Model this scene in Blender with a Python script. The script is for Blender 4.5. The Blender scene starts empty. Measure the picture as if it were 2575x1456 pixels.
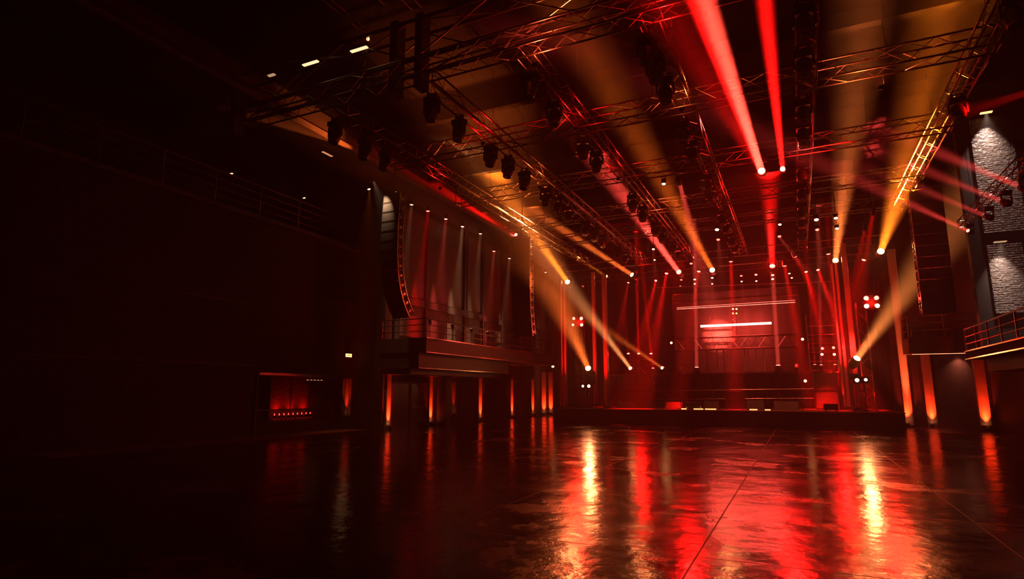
import bpy, math, random
from mathutils import Vector as V, Matrix
random.seed(7)
SC = bpy.context.scene
COL = SC.collection
R = math.radians

# ------------------------------------------------------------------ camera
FPX, CAMZ, PITCH, YAW = 1487.0, 1.75, R(9.806), R(25.584)
cd = bpy.data.cameras.new('camera'); CAM = bpy.data.objects.new('camera', cd); COL.objects.link(CAM)
CAM.location = (0, 0, CAMZ); CAM.rotation_euler = (math.pi/2 + PITCH, 0, YAW)
cd.sensor_width = 36; cd.lens = 36*FPX/2575; cd.clip_start = .05; cd.clip_end = 200
SC.camera = CAM
_M = CAM.rotation_euler.to_matrix()
CP = V((0, 0, CAMZ))
def ray(px, py): return _M @ V((px-1287.5, 728-py, -FPX))
def atx(px, py, x): d = ray(px, py); return CP + d*(x/d.x)
def aty(px, py, y): d = ray(px, py); return CP + d*(y/d.y)
def atz(px, py, z): d = ray(px, py); return CP + d*((z-CAMZ)/d.z)

# ------------------------------------------------------------------ materials
MATS = {}
def mat(name, col=(.02, .02, .02), rough=.5, metal=0., spec=.5, em=None, es=0., bump=None, coat=0.):
    if name in MATS: return MATS[name]
    m = bpy.data.materials.new(name); m.use_nodes = True
    nt = m.node_tree; b = nt.nodes['Principled BSDF']
    b.inputs['Base Color'].default_value = (*col, 1)
    b.inputs['Roughness'].default_value = rough
    b.inputs['Metallic'].default_value = metal
    b.inputs['Specular IOR Level'].default_value = spec
    b.inputs['Coat Weight'].default_value = coat
    if em:
        b.inputs['Emission Color'].default_value = (*em, 1); b.inputs['Emission Strength'].default_value = es
    else:
        # faint procedural variation of tone and gloss on every solid surface
        tc = nt.nodes.new('ShaderNodeTexCoord'); nz = nt.nodes.new('ShaderNodeTexNoise')
        nz.inputs['Scale'].default_value = 3.1; nz.inputs['Detail'].default_value = 3
        nt.links.new(tc.outputs['Object'], nz.inputs['Vector'])
        mx = nt.nodes.new('ShaderNodeMix'); mx.data_type = 'RGBA'
        mx.inputs['A'].default_value = (*[c*.75 for c in col], 1); mx.inputs['B'].default_value = (*[min(1, c*1.25) for c in col], 1)
        nt.links.new(nz.outputs['Fac'], mx.inputs['Factor']); nt.links.new(mx.outputs['Result'], b.inputs['Base Color'])
    if bump:
        bump(nt, b)
    MATS[name] = m
    return m

def bump_wave(scale, strength, direction='Y', dist=.05):
    def f(nt, b):
        tc = nt.nodes.new('ShaderNodeTexCoord'); w = nt.nodes.new('ShaderNodeTexWave')
        w.bands_direction = direction; w.inputs['Scale'].default_value = scale; w.inputs['Distortion'].default_value = 1.2
        w.inputs['Detail'].default_value = 2
        bp = nt.nodes.new('ShaderNodeBump'); bp.inputs['Strength'].default_value = strength; bp.inputs['Distance'].default_value = dist
        nt.links.new(tc.outputs['Object'], w.inputs['Vector']); nt.links.new(w.outputs['Fac'], bp.inputs['Height'])
        nt.links.new(bp.outputs['Normal'], b.inputs['Normal'])
    return f

def bump_noise(scale, strength, dist=.03, stretch=(1, 1, 1)):
    def f(nt, b):
        tc = nt.nodes.new('ShaderNodeTexCoord'); mp = nt.nodes.new('ShaderNodeMapping'); mp.inputs['Scale'].default_value = stretch
        w = nt.nodes.new('ShaderNodeTexNoise'); w.inputs['Scale'].default_value = scale; w.inputs['Detail'].default_value = 4
        bp = nt.nodes.new('ShaderNodeBump'); bp.inputs['Strength'].default_value = strength; bp.inputs['Distance'].default_value = dist
        nt.links.new(tc.outputs['Object'], mp.inputs['Vector']); nt.links.new(mp.outputs['Vector'], w.inputs['Vector'])
        nt.links.new(w.outputs['Fac'], bp.inputs['Height']); nt.links.new(bp.outputs['Normal'], b.inputs['Normal'])
    return f

def bump_brick(nt, b):
    tc = nt.nodes.new('ShaderNodeTexCoord'); mp = nt.nodes.new('ShaderNodeMapping'); mp.inputs['Rotation'].default_value = (R(90), 0, 0)
    br = nt.nodes.new('ShaderNodeTexBrick'); br.inputs['Scale'].default_value = 1.0
    br.inputs['Brick Width'].default_value = .26; br.inputs['Row Height'].default_value = .085; br.inputs['Mortar Size'].default_value = .012
    br.inputs['Mortar Smooth'].default_value = .4
    br.inputs['Color1'].default_value = (.9, .9, .9, 1); br.inputs['Color2'].default_value = (.55, .55, .55, 1); br.inputs['Mortar'].default_value = (0, 0, 0, 1)
    nz = nt.nodes.new('ShaderNodeTexNoise'); nz.inputs['Scale'].default_value = 9; nz.inputs['Detail'].default_value = 4
    mx = nt.nodes.new('ShaderNodeMix'); mx.data_type = 'RGBA'; mx.blend_type = 'ADD'; mx.inputs['Factor'].default_value = .7
    nt.links.new(tc.outputs['Object'], mp.inputs['Vector']); nt.links.new(mp.outputs['Vector'], br.inputs['Vector'])
    nt.links.new(mp.outputs['Vector'], nz.inputs['Vector'])
    nt.links.new(br.outputs['Color'], mx.inputs['A']); nt.links.new(nz.outputs['Color'], mx.inputs['B'])
    bp = nt.nodes.new('ShaderNodeBump'); bp.inputs['Strength'].default_value = 1.; bp.inputs['Distance'].default_value = .11
    nt.links.new(mx.outputs['Result'], bp.inputs['Height']); nt.links.new(bp.outputs['Normal'], b.inputs['Normal'])

def floor_mat():
    m = bpy.data.materials.new('worn_concrete'); m.use_nodes = True; nt = m.node_tree; L = nt.links; N = nt.nodes.new
    b = nt.nodes['Principled BSDF']
    tc = N('ShaderNodeTexCoord')
    def noise(scale, detail, st=(1, 1, 1), rough=.55):
        mp = N('ShaderNodeMapping'); mp.inputs['Scale'].default_value = st
        n = N('ShaderNodeTexNoise'); n.inputs['Scale'].default_value = scale; n.inputs['Detail'].default_value = detail; n.inputs['Roughness'].default_value = rough
        L.new(tc.outputs['Object'], mp.inputs['Vector']); L.new(mp.outputs['Vector'], n.inputs['Vector']); return n.outputs['Fac']
    def ramp(src, a, c, lo=0., hi=1.):
        r = N('ShaderNodeMapRange'); r.inputs['From Min'].default_value = a; r.inputs['From Max'].default_value = c
        r.inputs['To Min'].default_value = lo; r.inputs['To Max'].default_value = hi; L.new(src, r.inputs['Value']); return r.outputs['Result']
    def mathn(op, x, y):
        n = N('ShaderNodeMath'); n.operation = op
        for i, s in enumerate((x, y)):
            if isinstance(s, (int, float)): n.inputs[i].default_value = s
            else: L.new(s, n.inputs[i])
        return n.outputs[0]
    worn = ramp(noise(.42, 7, (1, 1, 1), .68), .56, .60)            # worn-off paint patches with hard edges
    scuff = noise(2.2, 6, (1, 1, 1))
    wet = noise(.35, 3, (1, 1, 1))
    # base colour: black floor paint, worn patches of bare concrete
    mx = N('ShaderNodeMix'); mx.data_type = 'RGBA'; mx.inputs['A'].default_value = (.008, .0075, .007, 1); mx.inputs['B'].default_value = (.045, .041, .037, 1)
    L.new(mathn('MULTIPLY', worn, ramp(scuff, .3, .7, .4, 1)), mx.inputs['Factor'])
    # slab joints
    sx = N('ShaderNodeSeparateXYZ'); L.new(tc.outputs['Object'], sx.inputs['Vector'])
    def joint(comp, period, off, w):
        a = mathn('FRACT', mathn('DIVIDE', mathn('ADD', comp, off), period), 0.)
        d = mathn('ABSOLUTE', mathn('SUBTRACT', a, .5), 0.)
        return mathn('GREATER_THAN', d, .5 - w/period)
    jx = joint(sx.outputs['X'], 3.15, 4.28, .010); jy = joint(sx.outputs['Y'], 3.4, -6.95+3.4*4, .010)
    jn = mathn('MAXIMUM', jx, jy)
    mj = N('ShaderNodeMix'); mj.data_type = 'RGBA'; L.new(jn, mj.inputs['Factor']); L.new(mx.outputs['Result'], mj.inputs['A']); mj.inputs['B'].default_value = (.002, .002, .002, 1)
    L.new(mj.outputs['Result'], b.inputs['Base Color'])
    rg = mathn('ADD', mathn('ADD', ramp(wet, .35, .65, .115, .18), mathn('MULTIPLY', worn, .13)), ramp(scuff, .3, .7, -.02, .05))
    L.new(mathn('ADD', rg, mathn('MULTIPLY', jn, .4)), b.inputs['Roughness'])
    b.inputs['Specular IOR Level'].default_value = .55
    h = mathn('ADD', mathn('MULTIPLY', noise(.9, 4, (1, 1, 1)), .030), mathn('MULTIPLY', noise(9, 3), .0022))
    h = mathn('ADD', h, mathn('MULTIPLY', noise(38, 2), .0010))
    h = mathn('SUBTRACT', h, mathn('MULTIPLY', jn, .004)); h = mathn('SUBTRACT', h, mathn('MULTIPLY', worn, .002))
    bp = N('ShaderNodeBump'); bp.inputs['Strength'].default_value = .8; bp.inputs['Distance'].default_value = 1.0
    L.new(h, bp.inputs['Height']); L.new(bp.outputs['Normal'], b.inputs['Normal'])
    return m

M_WALL = mat('black_plaster', (.013, .012, .0115), .62, spec=.25)
M_CEIL = mat('black_ceiling', (.0045, .0042, .004), .9, spec=.02)
M_BEAM = mat('painted_steel', (.03, .028, .027), .45, spec=.4)
M_TRUSS = mat('truss_metal', (.42, .40, .38), .33, metal=1.)
M_LACE = mat('truss_lacing', (.36, .34, .32), .36, metal=1.)
M_BLK = mat('black_plastic', (.012, .012, .013), .32)
M_BLKM = mat('matte_black', (.012, .012, .012), .7, spec=.2)
M_GLASS = mat('dark_lens_glass', (.01, .01, .012), .08)
M_GRILLE = mat('speaker_grille', (.014, .014, .014), .5, bump=bump_noise(60, .4, .01))
M_CAB = mat('speaker_cabinet_paint', (.016, .016, .016), .45, bump=bump_noise(40, .3, .006))
M_CURT = mat('wall_panel', (.06, .055, .052), .48, spec=.4, bump=bump_noise(6, .35, .03, (1, 1, .25)))
M_DRAPE = mat('black_drape', (.018, .016, .0155), .75, spec=.15, bump=bump_wave(1.6, .7, 'X', .08))
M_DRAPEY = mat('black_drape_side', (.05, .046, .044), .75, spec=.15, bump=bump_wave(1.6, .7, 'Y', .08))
M_BACK = mat('backdrop_cloth', (.085, .078, .075), .95, spec=.02, bump=bump_noise(2.5, .25, .05, (.4, 1, 3)))
M_PILA = mat('pilaster_paint', (.20, .185, .175), .5, bump=bump_noise(5, .25, .03, (1, 1, .3)))
M_DOOR = mat('dark_door', (.016, .014, .013), .35)
M_STEEL = mat('polished_steel', (.5, .48, .46), .22, metal=1.)
M_RAIL = mat('rail_metal', (.30, .28, .26), .3, metal=1.)
M_BRICK = mat('glazed_brick', (.07, .066, .062), .22, bump=bump_brick)
M_WOOD = mat('stage_board', (.05, .045, .042), .3)
M_GLOSSCOL = mat('glossy_column', (.30, .28, .27), .28, spec=.7)
M_FLOOR = floor_mat()

RED, AMB, ORG, WARM, SALM = (1, .004, .003), (1, .185, .010), (1, .15, .022), (1, .55, .28), (1, .07, .045)
CN = {(1, .03, .022): 'red', AMB: 'amber', ORG: 'orange', WARM: 'warm_white', SALM: 'salmon'}
def emit(c, s, sampled=False):
    if c == RED: c = (1, .03, .022)
    if c[1] > .1 and c[2] < .03: c = (1, .34, .11)
    m = mat('lit_lens_%s_%g' % (CN.get(c, '%03d%03d' % (c[1]*999, c[2]*999)), s), (0, 0, 0), .5, em=c, es=s)
    m.cycles.emission_sampling = 'FRONT' if sampled else 'NONE'
    return m
def glow(pos, col, power, r, parent):
    """Light spilling in all directions from a bright lens."""
    if col[1] < .1:
        l = bpy.data.lights.new('lens_spill', 'POINT'); l.energy = power*.55; l.color = col; l.shadow_soft_size = r
        o = bpy.data.objects.new('lens_spill', l); COL.objects.link(o); o.location = pos; o.parent = parent
    # most of the stray light leaves the lens forward, out over the hall floor
    o = spot(pos, V((-3.0, 7, .2)) - parent.location, (1, .24, .07) if col[1] > .1 else col, power*(4.2 if col[1] > .1 else 6.0), 27, parent, rad=r, name='lens_spill')
    return o

# ------------------------------------------------------------------ mesh building
class MB:
    def __init__(s): s.v = []; s.f = []
    def add(s, vs, fs):
        o = len(s.v); s.v += [tuple(x) for x in vs]; s.f += [tuple(i+o for i in f) for f in fs]; return s
    def box(s, lo, hi):
        (a, b, c), (d, e, f) = lo, hi
        return s.add([(a,b,c),(d,b,c),(d,e,c),(a,e,c),(a,b,f),(d,b,f),(d,e,f),(a,e,f)],
                     [(0,3,2,1),(4,5,6,7),(0,1,5,4),(1,2,6,5),(2,3,7,6),(3,0,4,7)])
    def obox(s, c, u, v, w):
        c, u, v, w = V(c), V(u), V(v), V(w)
        p = [c-u-v-w, c+u-v-w, c+u+v-w, c-u+v-w, c-u-v+w, c+u-v+w, c+u+v+w, c-u+v+w]
        return s.add(p, [(0,3,2,1),(4,5,6,7),(0,1,5,4),(1,2,6,5),(2,3,7,6),(3,0,4,7)])
    def bar(s, p, q, w, h=None):
        p, q = V(p), V(q); d = q-p; h = h or w
        u = d.cross(V((0, 0, 1))); u = V((1, 0, 0)) if u.length < 1e-6 else u.normalized(); x = u.cross(d).normalized()
        return s.obox((p+q)/2, d/2, u*w/2, x*h/2)
    def tube(s, pts, r, n=6):
        pts = [V(p) for p in pts]; rings = []
        for i, p in enumerate(pts):
            t = (pts[min(i+1, len(pts)-1)] - pts[max(i-1, 0)]).normalized()
            a = V((0, 0, 1)) if abs(t.z) < .9 else V((1, 0, 0))
            u = t.cross(a).normalized(); w = u.cross(t).normalized()
            rr = r[i] if isinstance(r, (list, tuple)) else r
            rings += [p + (u*math.cos(6.28318*k/n) + w*math.sin(6.28318*k/n))*rr for k in range(n)]
        fs = []
        for i in range(len(pts)-1):
            for k in range(n):
                a, b = i*n+k, i*n+(k+1) % n
                fs.append((a, b, b+n, a+n))
        fs.append(tuple(range(n-1, -1, -1))); fs.append(tuple(range((len(pts)-1)*n, len(pts)*n)))
        return s.add(rings, fs)
    def lathe(s, prof, n=14, o=(0, 0, 0), ax=(0, 0, 1)):
        o, ax = V(o), V(ax).normalized(); a = V((0, 0, 1)) if abs(ax.z) < .9 else V((1, 0, 0))
        u = ax.cross(a).normalized(); w = ax.cross(u).normalized(); vs, fs = [], []
        for r, z in prof: vs += [o + ax*z + (u*math.cos(6.28318*k/n) + w*math.sin(6.28318*k/n))*max(r, .0005) for k in range(n)]
        for i in range(len(prof)-1):
            for k in range(n):
                a, b = i*n+k, i*n+(k+1) % n; fs.append((a, a+n, b+n, b))
        fs.append(tuple(range(n))); fs.append(tuple(range(len(prof)*n-1, (len(prof)-1)*n-1, -1)))
        return s.add(vs, fs)
    def prism(s, poly, axis, a, b):
        """poly: list of 2-D points extruded along axis ('x','y','z') from a to b"""
        def P(p, t): return {'x': (t, p[0], p[1]), 'y': (p[0], t, p[1]), 'z': (p[0], p[1], t)}[axis]
        n = len(poly)
        return s.add([P(p, a) for p in poly] + [P(p, b) for p in poly],
                     [tuple(range(n)), tuple(range(2*n-1, n-1, -1))] + [(i, i+n, (i+1) % n+n, (i+1) % n) for i in range(n)])
    def build(s, name, m, parent=None, loc=None, smooth=False):
        me = bpy.data.meshes.new(name); me.from_pydata(s.v, [], s.f); me.materials.append(m); me.validate()
        import bmesh
        bm = bmesh.new(); bm.from_mesh(me); bmesh.ops.recalc_face_normals(bm, faces=bm.faces); bm.to_mesh(me); bm.free()
        if smooth: me.polygons.foreach_set('use_smooth', [True]*len(me.polygons))
        o = bpy.data.objects.new(name, me); COL.objects.link(o)
        if parent: o.parent = parent
        if loc is not None: o.location = loc
        return o

def thing(name, label, cat, loc=(0, 0, 0), rz=0, group=None):
    o = bpy.data.objects.new(name, None); COL.objects.link(o); o.location = loc; o.rotation_euler = (0, 0, rz)
    o.empty_display_size = .2
    o['label'] = label; o['category'] = cat
    if group: o['group'] = group
    return o
def tag(o, label, cat, group=None):
    o['label'] = label; o['category'] = cat
    if group: o['group'] = group
    return o
def struct(name, mb, m, label=None, cat=None):
    o = mb.build(name, m); o['kind'] = 'structure'; o['label'] = label or ('black painted ' + name.replace('_', ' ') + ' of the concert hall'); o['category'] = cat or name.split('_')[0]
    return o
def dup(root, loc, label, rz=0):
    r = root.copy(); COL.objects.link(r); r.location = loc; r.rotation_euler = (0, 0, rz); r['label'] = label
    for ch in list(root.children):
        c = ch.copy(); COL.objects.link(c); c.parent = r
        for g in ch.children:
            d = g.copy(); COL.objects.link(d); d.parent = c
    return r

def beam(pos, aim, col, level, half, r, parent):
    """A collimated lamp: a disc the size of the lens that throws light into a narrow cone."""
    l = bpy.data.lights.new('beam', 'AREA'); l.shape = 'DISK'; l.size = 2*r; l.spread = R(2*half); l.energy = level*r*BEAM; l.color = col
    o = bpy.data.objects.new('beam', l); COL.objects.link(o); o.location = pos; o.rotation_euler = V(aim).to_track_quat('-Z', 'Y').to_euler(); o.parent = parent
    return o
BEAM = 1900.
def spot(pos, aim, col, power, half, parent=None, blend=1., rad=.05, name='beam'):
    """A wide flood: power is that of an equally intense point lamp, thrown only into the given cone."""
    l = bpy.data.lights.new(name, 'AREA'); l.shape = 'DISK'; l.size = 2*rad; l.spread = R(min(179, 2*half*1.15)); l.color = col
    t2 = math.tan(R(min(half*1.15, 70)))**2; l.energy = power/12.57*3.1416*t2/3/math.sqrt(1+t2)
    o = bpy.data.objects.new(name, l); COL.objects.link(o); o.location = pos; o.rotation_euler = V(aim).to_track_quat('-Z', 'Y').to_euler()
    if parent: o.parent = parent
    return o

# ------------------------------------------------------------------ stage light fixtures
HEADP = [(.05, -.17), (.12, -.15), (.15, -.06), (.165, .04), (.155, .16), (.135, .24), (.135, .27), (.118, .27)]
def fixture(pos, aim, col, r, es, label, beams=(), mount='hang', to=None, name='moving_head_light', cat='stage light', group=None, spill=0):
    """A moving head: clamp or foot, yoke, head with a lit lens. pos = lens centre, aim = where the head points, beams = (target, half angle, power, colour)."""
    pos = V(pos); a = V(aim).normalized(); s = r/.118
    t = thing(name, label, cat, pos, 0, group)
    piv = -a*.27*s
    MB().lathe([(q*s, z*s) for q, z in HEADP], 14, piv, a).build('head', M_BLK, t, smooth=False)
    ln = MB().lathe([(.116*s, .262*s), (.10*s, .285*s), (.05*s, .30*s), (.0, .304*s)], 12, piv, a).build('lens', emit(col, min(es, 40)), t)
    if spill: glow(a*r*.9, col, spill, r*.7, t)
    u = a.cross(V((0, 0, 1))); u = V((1, 0, 0)) if u.length < .05 else u.normalized()
    sg = 1 if mount == 'hang' else -1
    top = sg*.36*s
    y = MB()
    for k in (-1, 1): y.bar(piv + u*k*.19*s, piv + u*k*.19*s + V((0, 0, top)), .05*s, .09*s)
    y.bar(piv + V((0, 0, top)) - u*.215*s, piv + V((0, 0, top)) + u*.215*s, .09*s, .05*s)
    y.build('yoke', M_BLK, t)
    c = piv + V((0, 0, top + sg*.10*s))
    b = MB().box(c - V((.19*s, .15*s, .07*s)), c + V((.19*s, .15*s, .07*s)))
    b.build('mounting_base', M_BLK, t)
    if to is not None and abs(to - pos.z) > abs(c.z) + .1*s:
        z0 = c.z + sg*.07*s
        MB().tube([(c.x, c.y, z0), (c.x, c.y, to - pos.z)], .022, 6).build('hanger' if mount == 'hang' else 'foot', M_BLK, t)
    for tgt, half, power, bc in beams:
        beam(a*.06, V(tgt) - pos, bc, power, half, r*.9, t)
    return t

def par(pos, aim, col, r, es, label, beams=(), to=None, group=None, name='wash_light', mount='hang', spill=0):
    pos = V(pos); a = V(aim).normalized()
    t = thing(name, label, 'stage light', pos, 0, group)
    MB().lathe([(r*.7, -r*3.4), (r*1.1, -r*3.0), (r*1.2, -r*1.2), (r*1.25, .0), (r*1.12, .0), (r*1.05, -.02)], 12, (0, 0, 0), a).build('can', M_BLK, t)
    MB().lathe([(r*1.04, -.015), (r*.8, r*.12), (0, r*.2)], 12, (0, 0, 0), a).build('lens', emit(col, min(es, 40)), t)
    if spill: glow(V((0, -r*1.3, 0)), RED, spill, r*.8, t)
    if to is not None:
        sg = 1 if to > pos.z else -1
        p = -a*r*1.8; u = a.cross(V((0, 0, 1))); u = V((1, 0, 0)) if u.length < .05 else u.normalized()
        m = MB()
        for k in (-1, 1): m.tube([p + u*k*r*1.3, p + u*k*r*1.3 + V((0, 0, sg*r*2.4))], .014, 5)
        m.tube([p - u*r*1.3 + V((0, 0, sg*r*2.4)), p + u*r*1.3 + V((0, 0, sg*r*2.4))], .014, 5)
        if abs(to-pos.z) > abs(p.z) + r*2.5: m.tube([p + V((0, 0, sg*r*2.4)), V((p.x, p.y, to - pos.z))], .016, 5)
        m.build('mounting_bracket', M_BLK, t)
    for tgt, half, power, bc in beams:
        if power < 10: beam(a*.06, V(tgt) - pos, bc, power, half, r*.9, t)
        else: spot(a*.06, V(tgt) - pos, bc, power, half, t, rad=r*.6)
    return t

# ------------------------------------------------------------------ trusses
def truss(name, label, p, q, size=.5, group=None, pitch=.55, cat='truss', cr=.028, lr=.013, m=None, height=None, hang=12.5, gaps=()):
    p, q = V(p), V(q); d = q-p; Ln = d.length; h = height or size
    t = thing(name, label, cat, p, math.atan2(d.y, d.x), group)
    hw = size/2; dz = V((0, 0, h))
    cs = [(-hw, 0), (hw, 0), (hw, h), (-hw, h)]
    for y, z in cs: MB().tube([(0, y, z), (Ln, y, z)], cr, 8).build('chord', m or M_TRUSS, t, smooth=True)
    e = [0.] + [v for g in sorted(gaps) for v in (g-.36, g+.36)] + [Ln]
    for s0, s1 in zip(e[::2], e[1::2]):
        if s1 - s0 < .3: continue
        n = max(1, int(round((s1-s0)/pitch))); st = (s1-s0)/n
        for i in range(4):
            (y0, z0), (y1, z1) = cs[i], cs[(i+1) % 4]; pts = []
            for k in range(n+1):
                yy, zz = (y0, z0) if k % 2 == 0 else (y1, z1)
                pts.append((s0 + k*st, yy, zz))
            MB().tube(pts, lr, 5).build('lacing', M_LACE, t)
    for xx in (0, Ln):
        f = MB().tube([(xx, *cs[0]), (xx, *cs[1])], lr*1.3, 6)
        f.tube([(xx, *cs[1]), (xx, *cs[2])], lr*1.3, 6).tube([(xx, *cs[2]), (xx, *cs[3])], lr*1.3, 6).tube([(xx, *cs[3]), (xx, *cs[0])], lr*1.3, 6)
        f.build('end_frame', M_LACE, t)
    if hang:
        nh = max(2, int(Ln/6))
        for k in range(nh):
            x = Ln*(k+.62)/nh
            MB().tube([(x, -hw, h), (x, 0, h+.5 if hang-p.z-h > .9 else h+.1), (x, hw, h)], .008, 5).tube([(x, 0, h+.5 if hang-p.z-h > .9 else h+.1), (x, 0, hang-p.z)], .008, 5).build('hanging_wire', M_BEAM, t)
    return t

def railing(name, label, pts, rails, step, cat='railing', pr=.028, rr=.02, cap=.028):
    """pts: base polyline; posts every step; rails at the given heights"""
    pts = [V(p) for p in pts]; o = pts[0]; t = thing(name, label, cat, o)
    for i, h in enumerate(rails):
        MB().tube([p - o + V((0, 0, h)) for p in pts], cap if i == len(rails)-1 else rr, 6).build('rail', M_RAIL, t)
    for a, b in zip(pts, pts[1:]):
        n = max(1, int(round((b-a).length/step)))
        for k in range(n + (1 if b is pts[-1] else 0)):
            c = a.lerp(b, k/n) - o
            MB().tube([c, c + V((0, 0, rails[-1]))], pr, 6).build('post', M_RAIL, t)
    return t

# ================================================================== THE HALL
ZC = 12.5
fl = MB().box((-27, -5, -.3), (13, 44, 0)); struct('floor', fl, M_FLOOR, 'dark glossy worn concrete hall floor with slab joints', 'floor')
struct('ceiling', MB().box((-27, -5, ZC), (13, 44, ZC+.3)), M_CEIL, 'black hall ceiling above the lighting trusses', 'ceiling')
struct('wall_back', MB().box((-20, 43, 0), (13, 43.3, ZC)), M_DRAPE, 'dark draped wall at the back of the stage', 'wall')
for k, y in enumerate((18.1, 23.6, 29.2, 34.6)):
    struct('ceiling_beam', MB().box((-19.6, y-.14, 12.0), (9, y+.14, ZC)), M_CEIL, ['dark ceiling beam nearest the camera', 'second dark ceiling beam', 'third dark ceiling beam', 'dark ceiling beam farthest from the camera'][k] + ' running across the hall', 'beam')
# side wall on the bar side: solid parts round the bar opening
XW = -19.7
w = MB()
w.box((XW-.3, -5, 0), (XW, 17.35, 8.75)); w.box((XW-.3, 17.35, 2.42), (XW, 23.3, 8.75)); w.box((XW-.3, 17.35, 0), (XW, 21.95, .52))
w.box((XW-.3, 21.95, 0), (XW, 23.3, .48)); w.box((XW-.3, 22.15, .48), (XW, 23.15, 2.42)); w.box((XW-.3, 23.62, .48), (XW, 24.2, 2.42)) if False else None
struct('wall_left', w, M_WALL, 'dark side wall with the bar opening and the gallery above', 'wall')
struct('wall_left_upper', MB().box((-24.3, -5, 8.5), (-24, 24, ZC)), M_WALL, 'dark wall behind the upper gallery', 'wall')
struct('gallery_floor', MB().box((-24, -5, 8.75), (XW+.12, 23.3, 8.95)), M_BEAM, 'thin dark gallery slab above the bar wall', 'floor')
# bar recess
b = MB(); b.box((-22.9, 16.8, 0), (-22.7, 23.2, 2.6)); b.box((-22.7, 16.8, 2.42), (XW-.3, 23.2, 2.6)); b.box((-22.7, 16.7, 0), (XW-.3, 16.8, 2.5)); b.box((-22.7, 23.1, 0), (XW-.3, 23.2, 2.5))
struct('wall_bar_recess', b, M_WALL, 'dark inner walls of the bar opening', 'wall')
struct('trim_1', MB().box((XW, 17.35, 2.42), (XW+.1, 22.0, 2.52)), M_STEEL, 'thin lit metal edge above the bar opening', 'trim')
struct('trim_2', MB().box((XW, 17.27, 0), (XW+.08, 17.35, 2.6)), M_BEAM, 'upright metal edge beside the bar opening', 'trim')
struct('trim_3', MB().box((XW, 9, 2.75), (XW+.06, 17.27, 2.83)), M_BEAM, 'thin ledge along the dark side wall', 'trim')
struct('trim_4', MB().box((XW, 13.2, 5.2), (XW+.05, 16.8, 5.27)), M_BEAM, 'short dark ledge high on the side wall', 'trim')
struct('trim_5', MB().box((XW, 20.6, 6.0), (XW+.05, 23.2, 6.07)), M_BEAM, 'ledge below the gallery end', 'trim')
# facade below and behind the balcony
XF = -17.7
w = MB(); w.box((XF-.3, 23.35, 0), (XF, 43, ZC)); w.box((XW-.3, 23.3, 0), (XF, 23.6, ZC))
struct('wall_left_facade', w, M_WALL, 'dark facade wall behind the balcony and the doors', 'wall')
struct('pillar_corner', MB().box((-18.15, 22.75, 0), (-17.62, 23.3, ZC)), M_GLOSSCOL if False else M_BEAM, 'tall dark pillar at the near end of the balcony', 'pillar')
struct('pillar_balcony', MB().box((-17.3, 26.95, 0), (-16.75, 27.5, 2.8)), M_BEAM, 'dark square pillar under the balcony between the doors', 'pillar')
# balcony
XB, XM = -15.08, -15.54
bal = MB(); bal.box((XF, 22.5, 3.52), (XB, 38.2, 4.18)); bal.box((XF, 22.6, 2.82), (XM, 32.0, 3.52)); bal.box((XF, 22.7, 2.55), (XM-.5, 31.6, 2.82))
struct('balcony_slab', bal, mat('balcony_paint', (.026, .023, .022), .4), 'stepped dark balcony along the facade', 'balcony')
tr = MB(); tr.box((XB, 22.5, 3.50), (XB+.03, 38.2, 3.54)); tr.box((XB, 22.5, 4.15), (XB+.03, 38.2, 4.20))
struct('trim_6', tr, M_STEEL, 'thin metal edge strips along the balcony front', 'trim')
struct('trim_7', MB().box((XM, 22.6, 2.80), (XM+.03, 32.0, 2.84)), M_STEEL, 'metal edge strip along the lower balcony step', 'trim')
railing('balcony_railing', 'dark metal railing round the balcony above the doors', [(XF+.1, 22.55, 4.18), (XB-.05, 22.55, 4.18), (XB-.05, 38.1, 4.18)], (.3, .6, .88), 1.75)
# upper facade panels and fins
for k, (y0, y1) in enumerate(((23.4, 26.0), (26.25, 29.9), (30.65, 32.2), (32.85, 35.1), (35.25, 37.6), (38.2, 42.6))):
    o = MB().box((XF, y0, 6.55), (XF+.05, y1, 11.2)).build('wall_panel', M_CURT)
    o['kind'] = 'structure'; o['label'] = ['first', 'second', 'third', 'fourth', 'fifth', 'sixth'][k] + ' tall wall panel above the balcony, counted from the near end'; o['category'] = 'panel'
for k, (y0, y1) in enumerate(((24.0, 26.0), (26.25, 28.9), (29.1, 32.2), (32.85, 36))):
    o = MB().box((XF, y0, 4.5), (XF+.05, y1, 6.1)).build('wall_panel', M_CURT)
    o['kind'] = 'structure'; o['label'] = ['first', 'second', 'third', 'fourth'][k] + ' low wall panel behind the balcony railing, counted from the near end'; o['category'] = 'panel'
struct('trim_8', MB().box((XF, 23.4, 6.12), (XF+.12, 37.5, 6.5)), M_BEAM, 'dark horizontal band across the facade panels', 'trim')
for k, y in enumerate((26.12, 30.2, 32.5, 35.18, 37.9)):
    struct('trim_%d' % (9+k), MB().box((XF, y-.07, 4.2), (XF+.16, y+.07, 11.4)), M_BEAM, ['first', 'second', 'third', 'fourth', 'fifth'][k] + ' dark upright fin on the facade, counted from the near end', 'trim')
# soffit along the facade
struct('soffit_beam', MB().box((XF, 5, 11.55), (-15.9, 43, ZC)), M_BEAM, 'dark soffit along the facade side of the ceiling', 'beam')
struct('trim_15', MB().box((-15.9, 5, 11.5), (-15.78, 43, 11.66)), mat('soffit_edge', (.2, .18, .17), .4), 'straight metal edge of the soffit', 'trim')

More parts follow.
